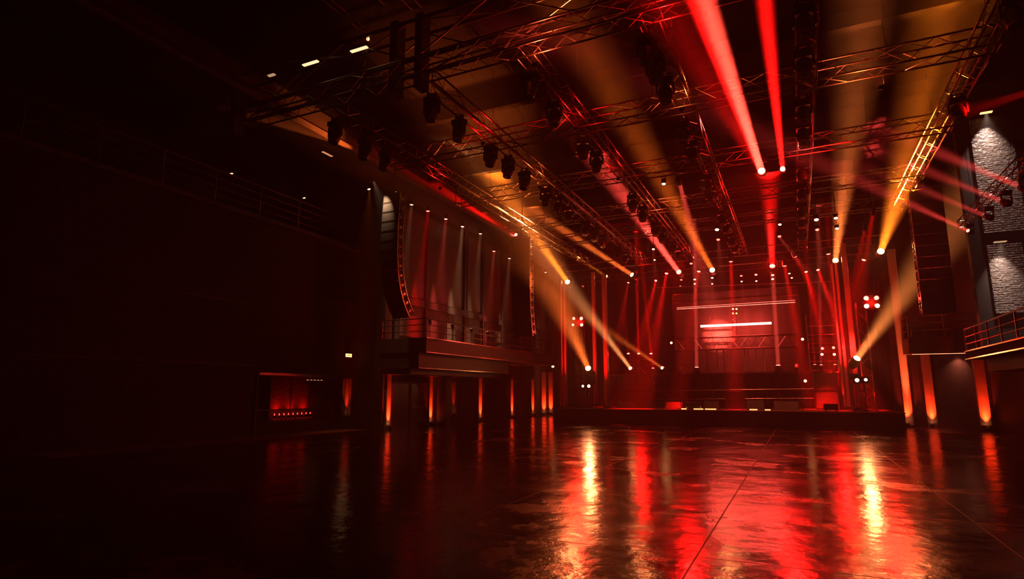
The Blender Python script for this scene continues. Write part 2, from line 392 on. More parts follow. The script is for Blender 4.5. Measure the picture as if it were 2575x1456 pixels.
# doors under the balcony
def door(n, y0, y1, z1, lab):
    o = struct('door_%d' % n, MB().box((XF, y0, 0), (XF+.06, y1, z1)), M_DOOR, lab, 'door')
    h = MB().tube([(XF+.06, y0+.15, 1.02), (XF+.12, y0+.18, 1.02), (XF+.12, y1-.18, 1.02), (XF+.06, y1-.15, 1.02)], .02, 6).build('push_bar', M_RAIL, o)
    fr = MB(); fr.box((XF, y0-.06, 0), (XF+.09, y0, z1+.07)).box((XF, y1, 0), (XF+.09, y1+.06, z1+.07)).box((XF, y0-.06, z1), (XF+.09, y1+.06, z1+.07))
    fr.build('door_frame', M_BEAM, o)
for n, (y0, y1, z1, lab) in enumerate(((23.5, 24.92, 2.14, 'dark door leaf beside the first uplit pilaster'), (25.0, 26.4, 2.14, 'dark door leaf beside the second uplit pilaster'),
    (29.9, 31.6, 2.2, 'dark door just before the third uplit pilaster'), (32.8, 34.4, 2.2, 'dark door just after the third uplit pilaster'), (34.5, 36.2, 2.2, 'dark door just before the fourth uplit pilaster'))):
    door(n+1, y0, y1, z1, lab)

# pilasters with uplights
ORD = ['first', 'second', 'third', 'fourth', 'fifth', 'sixth', 'seventh']
def uplit(pil, base, d, out, lab_p, lab_u, power=700, half=16, top=2.5, w=.34, hot=True):
    pass
def pilaster(c, ax, w, z0, z1, lab, depth=.12):
    """ax: unit vector along the wall; out: perpendicular handled by depth box"""
    c = V(c); ax = V(ax).normalized(); out = V((0, 0, 1)).cross(ax)
    return struct('pilaster', MB().obox(c + V((0, 0, (z0+z1)/2)), ax*w/2, out*depth, V((0, 0, (z1-z0)/2))), M_PILA, lab, 'pilaster')
def uplight(pos, aim, lab, power=900, half=13, col=RED, h=.18, group=None, box=True):
    pos = V(pos); a = V(aim).normalized()
    t = thing('uplight', lab, 'uplight', pos, 0, group)
    MB().lathe([(.085, 0), (.085, h-.03), (.075, h), (.06, h), (.055, h-.02)], 12).build('can', M_BLK, t)
    MB().lathe([(.055, h-.02), (.03, h-.008), (0, h-.006)], 10).build('lens', emit(ORG, 40), t)
    MB().box((-.11, -.11, 0), (.11, .11, .025)).build('foot', M_BLK, t)
    spot(V((0, 0, h+.02)), a, col, power*8, half, t, rad=.03)
    return t
UPC = (1, .026, .004)
fac = [(23.12, XF, 2.36, .30), (26.72, XF, 2.36, .30), (32.15, XF, 2.36, .42), (36.6, XF, 2.36, .40), (40.1, XF, 2.45, .5)]
for k, (y, x, z1, wd) in enumerate(fac):
    pilaster((x+.06, y, 0), (0, 1, 0), wd, 0, z1+.2, ORD[k] + ' pale pilaster along the facade from the near end')
    uplight((x+.33, y, 0), (-.2, 0, 1), ORD[k] + ' red uplight along the facade, counted from the near end', 300, 21, UPC)
for k, (px, nm) in enumerate(((1376, 'thin pilaster next to the stage corner'), (1393, 'thin pilaster at the side of the stage'))):
    p = aty(px, 1046, 41.6 if k == 0 else 42.4)
    pilaster((p.x-.2, p.y, 0), (1, 0, 0), .34, 0, 3.2, 'narrow pale ' + nm)
    uplight((p.x-.2, p.y-.3, 0), (0, .2, 1), 'small red uplight at the ' + nm, 300, 21, UPC)
for k, y in enumerate((28.35, 29.15)):
    o = MB().box((XF, y-.22, .42), (XF+.09, y+.22, 2.3)).build('curtain_panel', M_DRAPEY); tag(o, ['first', 'second'][k] + ' narrow uplit curtain strip beside the balcony pillar', 'curtain', 'narrow curtain strips by the doors')
    MB().box((XF, y-.25, .36), (XF+.35, y+.25, .42)).build('sill', M_BEAM, o)
    uplight((XF+.27, y, .425), (-.1, 0, 1), 'small red uplight under the ' + ['first', 'second'][k] + ' narrow curtain strip', 160, 14, UPC, .1)
# curtain strip near the bar
p = atx(900, 1050, XW+.1)
o = MB().box((XW, 22.25, .5), (XW+.1, 22.95, 2.36)).build('curtain_panel', M_DRAPEY); tag(o, 'red lit curtain strip between the bar and the tall corner pillar', 'curtain')
MB().box((XW, 22.2, .42), (XW+.36, 23.0, .5)).build('sill', M_BEAM, o)
uplight((XW+.28, 22.6, .505), (-.1, 0, 1), 'small red uplight below the curtain strip beside the bar', 260, 16, UPC, .1)

m_strip = mat('painted_floor_glare', (.20, .17, .155), .3, bump=bump_noise(3, .5, .05, (.3, 1, 1)))  # pale colour stands in for the pool of light on the floor
struct('floor_glare_strip', MB().box((XW, 9.5, 0), (-18.35, 22.6, .012)), m_strip, 'pale strip painted as a pool of light on the floor along the bar wall', 'floor')
# bar: lit back panel, counter rail, candles
t = thing('bar_display', 'red glowing framed display behind the bar rail', 'display', (-22.6, 20.2, .5))
A, B = atx(680, 962, -22.6), atx(780, 968, -22.6)
A = (A.y - 20.2, 0); B = (B.y - 20.2, 0)
MB().box((-.05, A[0], 0), (.02, B[0], 1.95)).build('panel', mat('mottled_panel', (.22, .17, .15), .5, bump=bump_noise(7, .8, .05)), t)
fr = MB(); mid = (A[0]+B[0])/2
for yy in (A[0], mid, B[0]): fr.box((.02, yy-.025, 0), (.05, yy+.025, 1.95))
fr.box((.02, A[0], 1.92), (.05, B[0], 1.97)); fr.build('frame', M_BEAM, t)
for k in range(9):
    y = 20.2 + A[0] + (B[0]-A[0])*(k+.5)/9
    c = thing('candle_lamp', 'small red candle lamp on the bar sill, ' + ['first', 'second', 'third', 'fourth', 'fifth', 'sixth', 'seventh', 'eighth', 'ninth'][k] + ' from the near end', 'lamp', (-22.35, y, .52), 0, 'candle lamps behind the bar rail')
    MB().lathe([(.03, 0), (.045, .02), (.05, .1), (.045, .12)], 8).build('glass_cup', M_GLASS, c)
    MB().lathe([(.001, .125), (.03, .13), (.026, .19), (.0, .23)], 8).build('flame', emit(RED, 4), c)
    if k in (1, 4, 7): spot((-.0, 0, .3), (-.3, 0, 1), RED, 12, 60, c, rad=.04)
struct('bar_ledge', MB().box((-22.7, 16.9, .44), (XW-.3, 23.0, .52)), M_BEAM, 'dark ledge inside the bar opening', 'ledge')
railing('bar_rail', 'thin metal rail across the bar opening', [(XW-.12, 17.4, .5), (XW-.12, 21.9, .5)], (.5,), 2.2)
for k in range(5):
    c = tag(MB().box((-.03, -.04, -.012), (.03, .04, .012)).build('shelf_light', emit((1, .4, .18), .9), None, (XW-.5, 20.6+.22*k, 2.28)), 'tiny warm shelf light over the bar, ' + ORD[k] + ' of the row', 'lamp', 'tiny shelf lights over the bar')
# exit sign
t = thing('lit_sign', 'small glowing warm sign box alone on the dark wall above the bar', 'sign', (XW+.06, 22.62, 3.4))
MB().box((-.05, -.24, -.02), (.0, .24, .20)).build('sign_housing', M_BLK, t)
MB().box((0, -.21, .01), (.02, .21, .17)).build('sign_face', emit((1, .5, .2), 2.2), t)
lt = MB()   # blurred marks on the glowing face
for y0, y1 in ((-.12, -.02), (0, .05), (.08, .13)): lt.box((.02, y0, .065), (.024, y1, .115))
lt.build('sign_marking', mat('sign_marks', (.45, .26, .14), .6, em=(1, .36, .14), es=1.1), t)
# gallery railing and lamps
railing('gallery_railing', 'long thin railing along the upper gallery over the bar', [(XW, 2.0, 8.95), (XW, 23.2, 8.95)], (.3, .62, .95, 1.28), 2.05)
for k, (px, py, lab) in enumerate(((582, 437, 'small pale lamp above the gallery railing, near end'), (765, 498, 'small pale lamp above the gallery railing, middle'), (928, 476, 'small warm lamp beyond the gallery end near the pillar'))):
    p = atx(px, py, -20.3 if k < 2 else -17.3)
    par(p, (.3, .1, -1), WARM, .07, 5 if k == 2 else 1.6, lab, [(p + V((0, .2, -4)), 14, 1800, AMB)] if k == 2 else [], to=11.56 if k == 2 else p.z+.4, name='gallery_lamp')
p = aty(970, 787, 22.9)
par(p, (.5, -.85, -.35), WARM, .08, 90, 'bright small lamp on the balcony corner beside the tall pillar', [(V((-17.2, 17.0, 0)), 18, 2500, (1, .30, .12))], to=None, name='corner_lamp')
# lamps and glints on the left ceiling side
for k, (px, py, ln) in enumerate(((830, 357, .45), (823, 387, .6), (897, 390, .3), (990, 481, .34))):
    p = atx(px, py, -16.9) if k < 3 else aty(px, py, 20.9)
    t = thing('strip_lamp', ['bright short strip lamp on the soffit', 'long thin strip lamp on the soffit', 'small strip lamp on the soffit behind the hanging lamp', 'short strip lamp at the top of the first line array'][k], 'lamp', p)
    MB().box((-.07, -ln/2, 0), (.07, ln/2, .06)).build('mounting_housing', M_BLK, t)
    MB().box((-.05, -ln/2+.02, -.02), (.05, ln/2-.02, 0)).build('diffuser', emit(WARM if k == 3 else (1, .42, .2), (1.5, .7, 1.5, 2)[k]), t)
    if k == 0: spot((0, 0, -.05), V((-18.3, 14.5, 0)) - p, (1, .42, .32), 70000, 8, t, rad=.1)
    if k == 3: spot((-.1, -1.3, .05), (.08, .62, -1), WARM, 1800, 20, t)

# ------------------------------------------------------------------ roof trusses
LX = [-12.1, -8.6, -5.6, -2.48, .8, 4.72]
TY = [12.12, 17.0, 22.0, 26.75, 30.8]
ZT = 10.0
LN = ['first lengthwise truss', 'second lengthwise truss', 'third lengthwise truss', 'fourth lengthwise truss', 'fifth lengthwise truss', 'sixth lengthwise truss']
for k, x in enumerate(LX):
    y1 = 38.4 if k < 5 else 32.0
    truss('lighting_truss', ['lengthwise box truss closest to the balcony side', 'second lengthwise box truss from the balcony side', 'third lengthwise box truss from the balcony side', 'fourth lengthwise box truss from the balcony side', 'fifth lengthwise box truss, over the middle of the stage', 'lengthwise box truss farthest from the balcony side'][k],
          (x, TY[0]+.35, ZT+.065), (x, y1, ZT+.065), .46, 'lengthwise lighting trusses', .62, height=.37)
for k, y in enumerate(TY):
    truss('lighting_truss', ['box truss running across the hall, nearest the camera', 'second box truss across the hall', 'third box truss across the hall, holding the brightest red beams', 'fourth box truss across the hall', 'fifth box truss across the hall, closest to the stage'][k],
          (-14.95 if k == 0 else -13.2, y, ZT), (7.2 if k == 0 else 5.0, y, ZT), .5, 'crosswise lighting trusses', .6, gaps=[] if k == 0 else [x + 13.2 for x in LX])
# big roof girder above the nearest cross truss
t = truss('roof_girder', 'tall dark girder above the nearest cross truss', (-16.05, 12.5, 10.62), (8, 12.5, 10.62), .7, None, 2.4, 'girder', .05, .03, M_BEAM, 1.2)
for k, x in enumerate((-16.0, -9.6, -8.75, -1.35)):
    MB().box((x+16.05-.12, -.2, -.6 if k == 0 else -.7), (x+16.05+.12, .2, 1.5)).build('post', M_BEAM, t)
for k, (px, py, ln) in enumerate(((903, 123, .62), (781, 158, .62), (683, 188, .3))):
    p = aty(px, py, 12.05)
    t = thing('strip_lamp', ORD[k] + ' strip lamp on the roof girder, counted from its middle', 'lamp', p, 0, 'strip lamps on the roof girder')
    MB().box((-ln/2, -.05, 0), (ln/2, .06, .1)).build('mounting_housing', M_BLK, t)
    MB().box((-ln/2+.02, -.05, -.03), (ln/2-.02, .05, 0)).build('diffuser', emit(WARM, 1.8 if k < 2 else .5), t)
p = aty(925, 98, 12.3); par(p, (.2, -1, -.3), AMB, .05, 6, 'tiny amber lamp beside the ceiling pipes above the girder', to=None)
for k, (x, rr) in enumerate(((-9.4, .035), (-8.85, .03), (-8.55, .03), (-10.55, .03), (-10.75, .02))):
    tag(MB().tube([(x, 3, 12.1), (x, 12.1, 12.1)], rr, 6).build('ceiling_pipe', M_RAIL), ORD[k] + ' thin pipe running along the ceiling toward the girder', 'pipe', 'thin ceiling pipes before the girder')

# dark moving heads under the lengthwise trusses
def make_head(label, loc):
    t = thing('moving_head_light', label, 'stage light', loc, 0, 'unlit moving heads under the trusses')
    MB().box((-.20, -.15, -.24), (.20, .15, -.10)).build('base', M_BLK, t)
    c = MB()
    for k in (-1, 1): c.box((-.03+.12*k, -.05, -.10), (.03+.12*k, .05, .04))
    c.box((-.16, -.04, .0), (.16, .04, .03)); c.build('hanging_clamp', M_BEAM, t)
    y = MB(); y.box((-.23, -.06, -.28), (.23, .06, -.24))
    for k in (-1, 1): y.box((-.025+.215*k, -.06, -.56), (.025+.215*k, .06, -.26))
    y.build('yoke', M_BLK, t)
    h = MB().lathe([(.07, .20), (.14, .17), (.185, .05), (.19, -.05), (.17, -.19), (.15, -.26), (.15, -.29), (.125, -.29), (.12, -.27)], 14).build('head', M_BLK, t, (0, 0, -.50)); h.rotation_euler = (R(-14), 0, 0)
    g = MB().lathe([(.12, -.265), (.08, -.285), (0, -.295)], 12).build('lens', M_GLASS, h)
    rg = MB().lathe([(.152, -.25), (.158, -.26), (.158, -.275), (.152, -.285)], 14).build('lens_ring', M_STEEL, h)
    return t
head0 = None
heads = [(0, (13.0, 14.4, 15.45)), (1, (13.0, 14.5, 16.55, 17.9, 19.3, 21.4, 22.6, 24.0, 26.4, 27.8, 29.3, 32.2, 33.6)), (2, (13.0, 14.75, 17.25, 18.7, 23.7, 25.4, 28.2, 29.6, 32.3, 34)),
         (3, (12.7, 13.6, 14.75, 17.5, 19.2, 22.6, 24.1, 27.6, 29.2, 32, 33.6)), (4, (13.05, 14.9, 17.5, 19.2, 22.9, 25.3, 28, 29.8, 32.4)), (5, (14.6, 19.4))]
NTH = ['first', 'second', 'third', 'fourth', 'fifth', 'sixth', 'seventh', 'eighth', 'ninth', 'tenth', 'eleventh', 'twelfth', 'thirteenth']
for li, ys in heads:
    for k, y in enumerate(ys):
        lab = 'unlit black moving head under the %s, %s from the near end' % (LN[li], NTH[k])
        loc = (LX[li] - .12, y, ZT - .012 if min(abs(y-q) for q in TY) > .5 else ZT - .075)
        if head0 is None: head0 = make_head(lab, loc)
        else: dup(head0, loc, lab, random.uniform(-.35, .35))

# small made-up lamps, added to light the truss undersides from below
for k, (x, y, c, lab) in enumerate(((-12.1, 18.6, RED, 'first lengthwise truss'), (-8.6, 15.6, RED, 'second lengthwise truss, near end'), (-8.6, 20.2, (1, .1, .02), 'second lengthwise truss, past the third cross truss'), (-5.6, 15.9, RED, 'third lengthwise truss, near end'),
                                (-5.6, 20.6, RED, 'third lengthwise truss, middle'), (-5.6, 26.0, (1, .08, .02), 'third lengthwise truss, far part'), (-2.48, 16.0, (1, .1, .02), 'fourth lengthwise truss, near end'), (-2.48, 24.9, RED, 'fourth lengthwise truss, middle'),
                                (-5.2, 12.12, (1, .07, .02), 'nearest cross truss, toward the balcony side'), (-2.0, 12.12, RED, 'nearest cross truss, under the red beams'), (2.4, 17.0, (1, .1, .02), 'second cross truss, away from the balcony'))):
    t = thing('added_truss_lamp', 'tiny added lamp clamped under the ' + lab, 'stage light', (x + (.1 if y > 12.5 else 0), y, ZT - .42), 0, 'tiny added lamps toning the trusses')
    MB().lathe([(.04, -.1), (.055, -.09), (.06, 0), (.05, .005)], 10).build('can', M_BLK, t)
    MB().lathe([(.05, .0), (.03, .012), (0, .015)], 10).build('lens', emit(c, 6), t)
    MB().tube([(.07, 0, -.05), (.07, 0, .36)], .008, 5).build('hanging_bracket', M_BLK, t)
    spot((0, 0, .03), (0, 0, 1), c, 190, 66, t, rad=.05, name='added_truss_light')

# ------------------------------------------------------------------ line arrays
def line_array(label, loc, n, w, d, h, angs, rz=0, flip=1):
    t = thing('line_array', label, 'loudspeaker', loc, rz, 'hanging loudspeaker arrays')
    fb = MB(); fb.box((-w*.42, -.1, .04), (w*.42, -.02, .12)).box((-w*.42, d-.12, .04), (w*.42, d-.04, .12)).box((-.06, -.1, .04), (.06, d-.04, .12))
    fb.tube([(0, 0, .12), (0, d*.4, .8)], .012, 5).tube([(0, d*.8, .12), (0, d*.4, .8)], .012, 5).tube([(0, d*.4, .8), (0, d*.4, 12.4-loc[2])], .02, 5)
    fb.build('flying_frame', M_BEAM, t)
    y, z, th = 0., 0., 0.
    for i in range(n):
        th = R(angs[i]); dn = V((0, math.sin(th), -math.cos(th))); bk = V((0, math.cos(th), math.sin(th))); p = V((0, y, z))
        def P(x, a, c): return p + V((x, 0, 0)) + bk*a + dn*c
        g = .012; vs = []
        for (a, c) in ((0, g), (d, g+.05), (d, h-g-.05), (0, h-g)): vs += [P(-w/2, a, c), P(w/2, a, c)]
        cb = MB().add(vs, [(0,2,4,6), (7,5,3,1), (0,1,3,2), (2,3,5,4), (4,5,7,6), (6,7,1,0)]).build('cabinet', M_CAB, t)
        gm = MB()
        gm.obox(P(0, -.012, h/2), V((w/2-.02, 0, 0)), bk*.012, dn*(h/2-.035)); gm.build('grille', M_GRILLE, cb)
        s = MB()
        for sx in (-1, 1):
            s.obox(P(sx*(w/2+.015), d*.12, h/2), V((.012, 0, 0)), bk*.035, dn*h*.46)
            s.obox(P(sx*(w/2+.015), d*.85, h/2), V((.012, 0, 0)), bk*.03, dn*h*.4)
            s.obox(P(sx*(w/2+.012), d*.5, h*.55), V((.01, 0, 0)), bk*.09, dn*.05)
        s.obox(P(0, -.02, g*.5), V((w/2, 0, 0)), bk*.02, dn*.008)
        s.build('rigging_plate', M_STEEL, cb)
        y += dn.y*h; z += dn.z*h
    return t
p = aty(985, 486, 20.3)
line_array('long curved loudspeaker array hanging beside the near end of the balcony', (p.x, 20.3, p.z), 13, .84, .5, .44, [-4, -4, -3, -2, 0, 2, 4, 8, 13, 19, 26, 33, 40])
p = aty(1309, 600, 27.0)
line_array('shorter loudspeaker array hanging over the far half of the balcony', (p.x, 27.0, p.z), 12, .98, .5, .425, [-2, -2, -1, 0, 0, 1, 2, 3, 5, 8, 12, 16])
p = aty(2326, 478, 28.0)
line_array('straight loudspeaker array hanging beside the stage opposite the balcony', (p.x, 28.0, p.z), 11, 1.08, .6, .46, [-1, -1, 0, 0, 0, 0, 0, 0, 1, 2, 3])

# ------------------------------------------------------------------ stage
SX0, SX1, SY = -12.95, 4.3, 32.5
t = thing('stage_platform', 'low black stage platform across the far end of the hall', 'stage', (SX0, SY, 0))
MB().box((0, 0, .74), (SX1-SX0, 10.3, .8)).build('deck', M_WOOD, t)
MB().box((.04, .06, 0), (SX1-SX0-.04, .14, .74)).build('front_skirt', mat('stage_skirt', (.022, .02, .02), .6, bump=bump_wave(2.4, .7, 'X', .05)), t)
MB().box((.04, .14, 0), (.1, 10.2, .74)).build('side_skirt', M_BLKM, t)
MB().box((SX1-SX0-.1, .14, 0), (SX1-SX0-.04, 10.2, .74)).build('side_skirt', M_BLKM, t)
MB().box((0, -.015, .755), (SX1-SX0, 0, .795)).build('edge_trim', M_STEEL, t)
# riser at the back
RY, RZ = 38.0, 2.88
t = thing('stage_riser', 'high draped riser along the back of the stage', 'riser', (-11.1, RY, .8))
MB().box((0, 0, RZ-.8-.1), (13.2, 3.4, RZ-.8)).build('deck', M_WOOD, t)
MB().box((.02, .03, 0), (13.18, .1, RZ-.9)).build('front_drape', M_DRAPE, t)
MB().box((0, -.02, RZ-.9), (13.2, 0, RZ-.8)).build('edge_rail', M_RAIL, t)
# backdrop portal
PY = 41.6
a, c = aty(1692, 735, PY), aty(2005, 722, PY)
t = thing('backdrop_screen', 'large framed backdrop screen glowing red behind the tube lights', 'screen', (a.x, PY, RZ))
Wd, Hd = c.x - a.x, 8.45 - RZ
MB().box((0, .05, 0), (Wd, .12, Hd)).build('cloth', M_BACK, t)
for x in (0, Wd): MB().box((x-.06, -.05, 0), (x+.06, .12, Hd)).build('frame_post', M_BEAM, t)
MB().box((-.06, -.05, Hd-.08), (Wd+.06, .05, Hd)).build('frame_beam', M_RAIL, t)
MB().box((-.0, -.02, Hd-.62), (Wd, .05, Hd-.58)).build('frame_beam', M_RAIL, t)
# tube lights
def tube_light(name, label, p, q, r, s, col):
    p, q = V(p), V(q); t = thing(name, label, 'tube light', p)
    MB().tube([(0, 0, 0), q-p], r, 6).build('glowing_tube', emit(col, s, True), t)
    for k in (.02, .98):
        c = (q-p)*k; MB().box(c - V((.05, -.02, r+.02)), c + V((.05, .14, r+.02))).build('tube_clip', M_BLK, t)
    return t
p, q = aty(1762, 820, 40.6), aty(1940, 813, 40.6); q.z = p.z = (p.z+q.z)/2
tube_light('tube_light', 'thick blazing red tube light across the middle of the backdrop', p, q, .075, 95, (1, .06, .04))
TUBE = (p+q)/2
p, q = aty(1702, 774, 40.6), aty(2000, 764, 40.6); q.z = p.z = (p.z+q.z)/2
t = tube_light('tube_light', 'long thin double red tube light above the thick one', p, q, .016, 7, (1, .12, .08))
MB().tube([(0, 0, .1), q-p+V((0, 0, .13))], .014, 8).build('glowing_tube', emit((1, .12, .08), 4), t)
# box truss below the tubes
a, c = aty(1702, 880, 40.3), aty(2006, 874, 40.3); zz = (a.z+c.z)/2
truss('stage_truss', 'horizontal box truss below the tube lights in front of the backdrop', (a.x, 40.3, zz), (c.x, 40.3, zz), .5, None, .58, 'truss', .045, .022, None, .78)
# scaffold legs of that truss and slim pipes below it
for k, px in enumerate((1779, 1805, 1822, 1842, 1875, 1884, 1903, 1922)):
    p = aty(px, 925, 40.0)
    t = tag(MB().tube([(0, 0, 0), (0, 0, zz - RZ - .05)], .05, 8).build('scaffold_pipe', M_LACE, None, (p.x, 40.0, RZ)), 'upright pipe under the stage truss, %s from the balcony side' % NTH[k], 'pipe', 'upright pipes under the stage truss')
# central mast with pairs of lamps
p = aty(1848, 830, 40.05)
t = thing('lamp_mast', 'slim vertical lattice mast crossing the thick tube light', 'mast', (p.x, 40.05, zz+.85))
mz = aty(1848, 765, 40.05).z - zz - .85
for sx in (-.12, .12): MB().tube([(sx, 0, 0), (sx, 0, mz)], .02, 6).build('mast_leg', M_LACE, t)
pts = [(.12*(-1)**k, 0, mz*k/14) for k in range(15)]; MB().tube(pts, .011, 5).build('lacing', M_LACE, t)
for k, (px, py) in enumerate(((1843, 777), (1852, 777), (1843, 788), (1852, 788))):
    par(aty(px, py, 39.8), (0, -1, -.1), AMB if k < 2 else ORG, .055, 8 if k < 2 else 4, ['upper near lamp of the mast cluster', 'upper far lamp of the mast cluster', 'lower near lamp of the mast cluster', 'lower far lamp of the mast cluster'][k] + ' above the thick tube light', to=aty(px, py, 39.8).z + .1)
# columns on both sides of the stage
def column(px0, py0, px1, py1, y, w, lab, name='stage_column', m=None):
    a, b = aty(px0, py0, y), aty(px1, py1, y); x = (a.x+b.x)/2
    z0, z1 = max(b.z, .8 if SX0 < x < SX1 else 0), min(a.z, 11.9)
    t = thing(name, lab, 'column', (x, y, z0))
    MB().box((-w/2, -w/2, .06), (w/2, w/2, z1-z0)).build('shaft', m or M_GLOSSCOL, t)
    MB().box((-w/2-.07, -w/2-.07, 0), (w/2+.07, w/2+.07, .06)).build('base_plate', M_BLK, t)
    MB().box((w/2-.005, -w/2-.012, .06), (w/2+.02, -w/2+.02, z1-z0)).build('edge_strip', M_STEEL, t)
    return t, x, z0, z1
cols = [(1415, 705, 1412, 1025, 36.5, .10, 'thin red lit post closest to the balcony'), (1423, 712, 1421, 1025, 36.3, .14, 'red lit post just behind the thin one at the balcony end'),
        (1494, 685, 1496, 1020, 36.0, .20, 'bright red and white column beside the lamp tower'), (1522, 690, 1524, 1026, 35.8, .26, 'broad red column between the lamp tower and the speaker stack'),
        (2103, 665, 2112, 1026, 36.0, .09, 'thin post under the amber beam beside the stage'), (2112, 660, 2124, 1026, 36.1, .12, 'second thin post under the amber beam'),
        (2136, 610, 2141, 1028, 35.8, .24, 'broad red column opposite the balcony'), (2240, 628, 2286, 1072, 36.4, .34, 'widest amber and red column beside the far facade')]
for c in cols:
    t, x, z0, z1 = column(*c)
    y = c[4]
    for zz2, pw in ((z0+.1, 20000), (z0+2.6, 0)):
        if pw: spot((0, -y*0-.42, .12), (0, .055, 1), RED if 'amber and' not in c[6] else (1, .12, .03), pw, 6, t, rad=.05, name='column_wash')
# ------------------------------------------------------------------ stage overhead bars
BARS = [(35.0, 9.75), (36.8, 9.72), (39.3, 9.72), (41.4, 9.75)]
for k, (y, z) in enumerate(BARS):
    t = thing('lighting_bar', 'long pipe of lamps over the stage, ' + ['front row', 'second row', 'third row', 'rear row'][k], 'pipe', (-13.6, y, z))
    MB().tube([(0, 0, 0), (18.4, 0, 0)], .035, 8).build('pipe', M_RAIL, t)
    for x in (1.5, 5, 8, 11.1, 14.4):
        MB().tube([(x, 0, 0), (x, 0, (12.45 if y > 38.5 else 9.97)-z)], .012, 5).build('hanger', M_BEAM, t)
a, c = aty(1630, 724, 40.9), aty(2092, 708, 40.9)
tag(MB().tube([a, c], .04, 6).build('header_rail', M_RAIL), 'thin horizontal header pipe above the backdrop screen', 'pipe')

UP = 1.0
# --- big beams.  (px, py, bar y, aim px, aim py, aim y, colour, lens r, strength, half angle, power, label)
def beamset(px, py, y, tx, ty, tyy, col, r, es, half, power, label, mount='hang', to=None, bcol=None, extra=(), name='moving_head_light', spill=0):
    p = aty(px, py, y); q = aty(tx, ty, tyy) if tyy > 0 else atz(tx, ty, -tyy)
    bl = [(q, half, power*UP, bcol or col)]*(power > .1) + [(aty(a, b, c), h, pw*UP, bc) for a, b, c, h, pw, bc in extra]
    if to is None and mount == 'hang': to = min(BARS, key=lambda b: abs(b[0]-y))[1]-.065
    return fixture(p, q-p, col, r, es, label, bl, mount, to, name, spill=spill)
ES = 200
beamset(1427, 709, 36.8, 1236, 436, -12.4, AMB, .17, ES*1.3, 3.4, 2.0, 'blazing amber moving head over the posts at the balcony end', spill=130)
beamset(1525, 695, 36.8, 1440, 640, 34, AMB, .09, 40, 2.4, .45, 'small amber moving head above the broad red column')
beamset(1589, 691, 36.8, 1330, 522, -12.4, ORG, .15, ES, 2.6, 2.0, 'orange moving head over the speaker stack, beam toward the balcony', spill=45)
beamset(1707, 684, 36.8, 1478, 372, -12.4, RED, .16, ES, 2.5, 2.6, 'red moving head with a pale beam slanting up toward the third lengthwise truss', bcol=(1, .06, .04), spill=280)
beamset(1791, 679, 36.8, 1590, 322, -11.0, (1, .15, .012), .16, ES*1.2, 2.3, .62, 'amber moving head near mid stage, long beam crossing the fourth cross truss', spill=45)
beamset(1942, 669, 36.8, 1934, 440, -12.4, RED, .16, ES, 5.0, 2.4, 'red moving head with the wide fan beam straight up', spill=350)
beamset(2101, 655, 36.8, 2160, 110, -11.6, (1, .19, .035), .16, ES*1.1, 2.6, .95, 'amber moving head above the twin thin posts, beam straight up', spill=70)
beamset(2215, 632, 35.0, 2408, 30, -11.7, AMB, .17, ES*1.4, 4.6, 1.9, 'amber moving head by the widest column with the broadest overhead beam', spill=150)
# red beams on the third cross truss
beamset(1915, 430, 21.35, 1752, -10, 8.0, RED, .13, ES*1.5, .38, 3.2, 'dazzling red moving head under the third cross truss', spill=180, to=9.92, extra=[(1772, -10, 8.0, .3, 1.6, (1, .05, .03)), (1690, 40, 9.0, 2.2, .22, RED)])
beamset(1968, 424, 21.5, 1922, -10, 9.0, RED, .085, 120, .5, 1.6, 'smaller red moving head beside the dazzling one, thin beam upward', to=9.965, extra=[(1984, 620, 30, 3.5, .3, SALM)])
par(aty(1709, 461, 22), aty(1765, 690, 30)-aty(1709, 461, 22), SALM, .085, 130, 'downward salmon lamp on the third cross truss beside the fourth lengthwise truss', [(aty(1768, 690, 31), 3.2, 1.7, SALM)], to=9.965)
par(aty(1669, 463, 22), (0, -.3, -1), WARM, .07, 10, 'small pale lamp on the third cross truss with a faint glow', [], to=9.965)
# tower and floor beams
beamset(1479, 926, 34.9, 1440, 838, 31.5, AMB, .18, ES*1.3, 7.5, 1.6, 'blazing amber moving head on the lamp tower at the balcony end', spill=120, mount='stand', to=2.11, bcol=ORG)
beamset(2155, 901, 34.7, 2338, 645, 30.4, (1, .30, .07), .18, ES*1.5, 8.0, 2.2, 'blazing amber moving head on the tower opposite the balcony', spill=160, mount='stand', to=2.21, bcol=(1, .24, .05))
beamset(1585, 926, 37.45, 1490, 800, 33, (1, .30, .09), .12, 150, 4.0, 1.5, 'orange moving head on a floor stand behind the speaker stack', mount='stand', to=.805)
fl_ = [(1642, 926, 1637, 880, 38.4, RED, .09, 60, 1.5, .5, 'red beam lamp on the riser behind the three red lamps'), (1665, 925, 1640, 908, 37.6, ORG, .10, 90, 3.0, .5, 'amber lamp on the riser next to the red beam lamp'),
       (1708, 924, 1708, 880, 39.5, WARM, .07, 40, 2, .05, 'pale lamp on the riser at the edge of the backdrop'), (1752, 924, 1748, 700, 38.6, SALM, .12, 200, 1.0, 1.2, 'lamp on the riser with a thin pale beam rising in front of the backdrop'),
       (1957, 919, 1943, 690, 38.6, SALM, .13, 230, 1.0, 1.3, 'lamp on the riser with a thin beam rising past the tube end'), (2003, 918, 2003, 880, 39.5, WARM, .08, 60, 2, .05, 'pale lamp on the riser beside the stage truss end'),
       (2049, 917, 2044, 850, 38.6, RED, .08, 80, 1.5, .5, 'red lamp on the riser, first of the trio beside the second speaker stack'), (2065, 918, 2064, 870, 38.6, SALM, .08, 80, 1.5, .5, 'red lamp on the riser, second of the trio above the second speaker stack'),
       (2100, 917, 2092, 760, 38.6, RED, .09, 80, 1.2, .5, 'red lamp on the riser, last of the trio by the thin posts')]
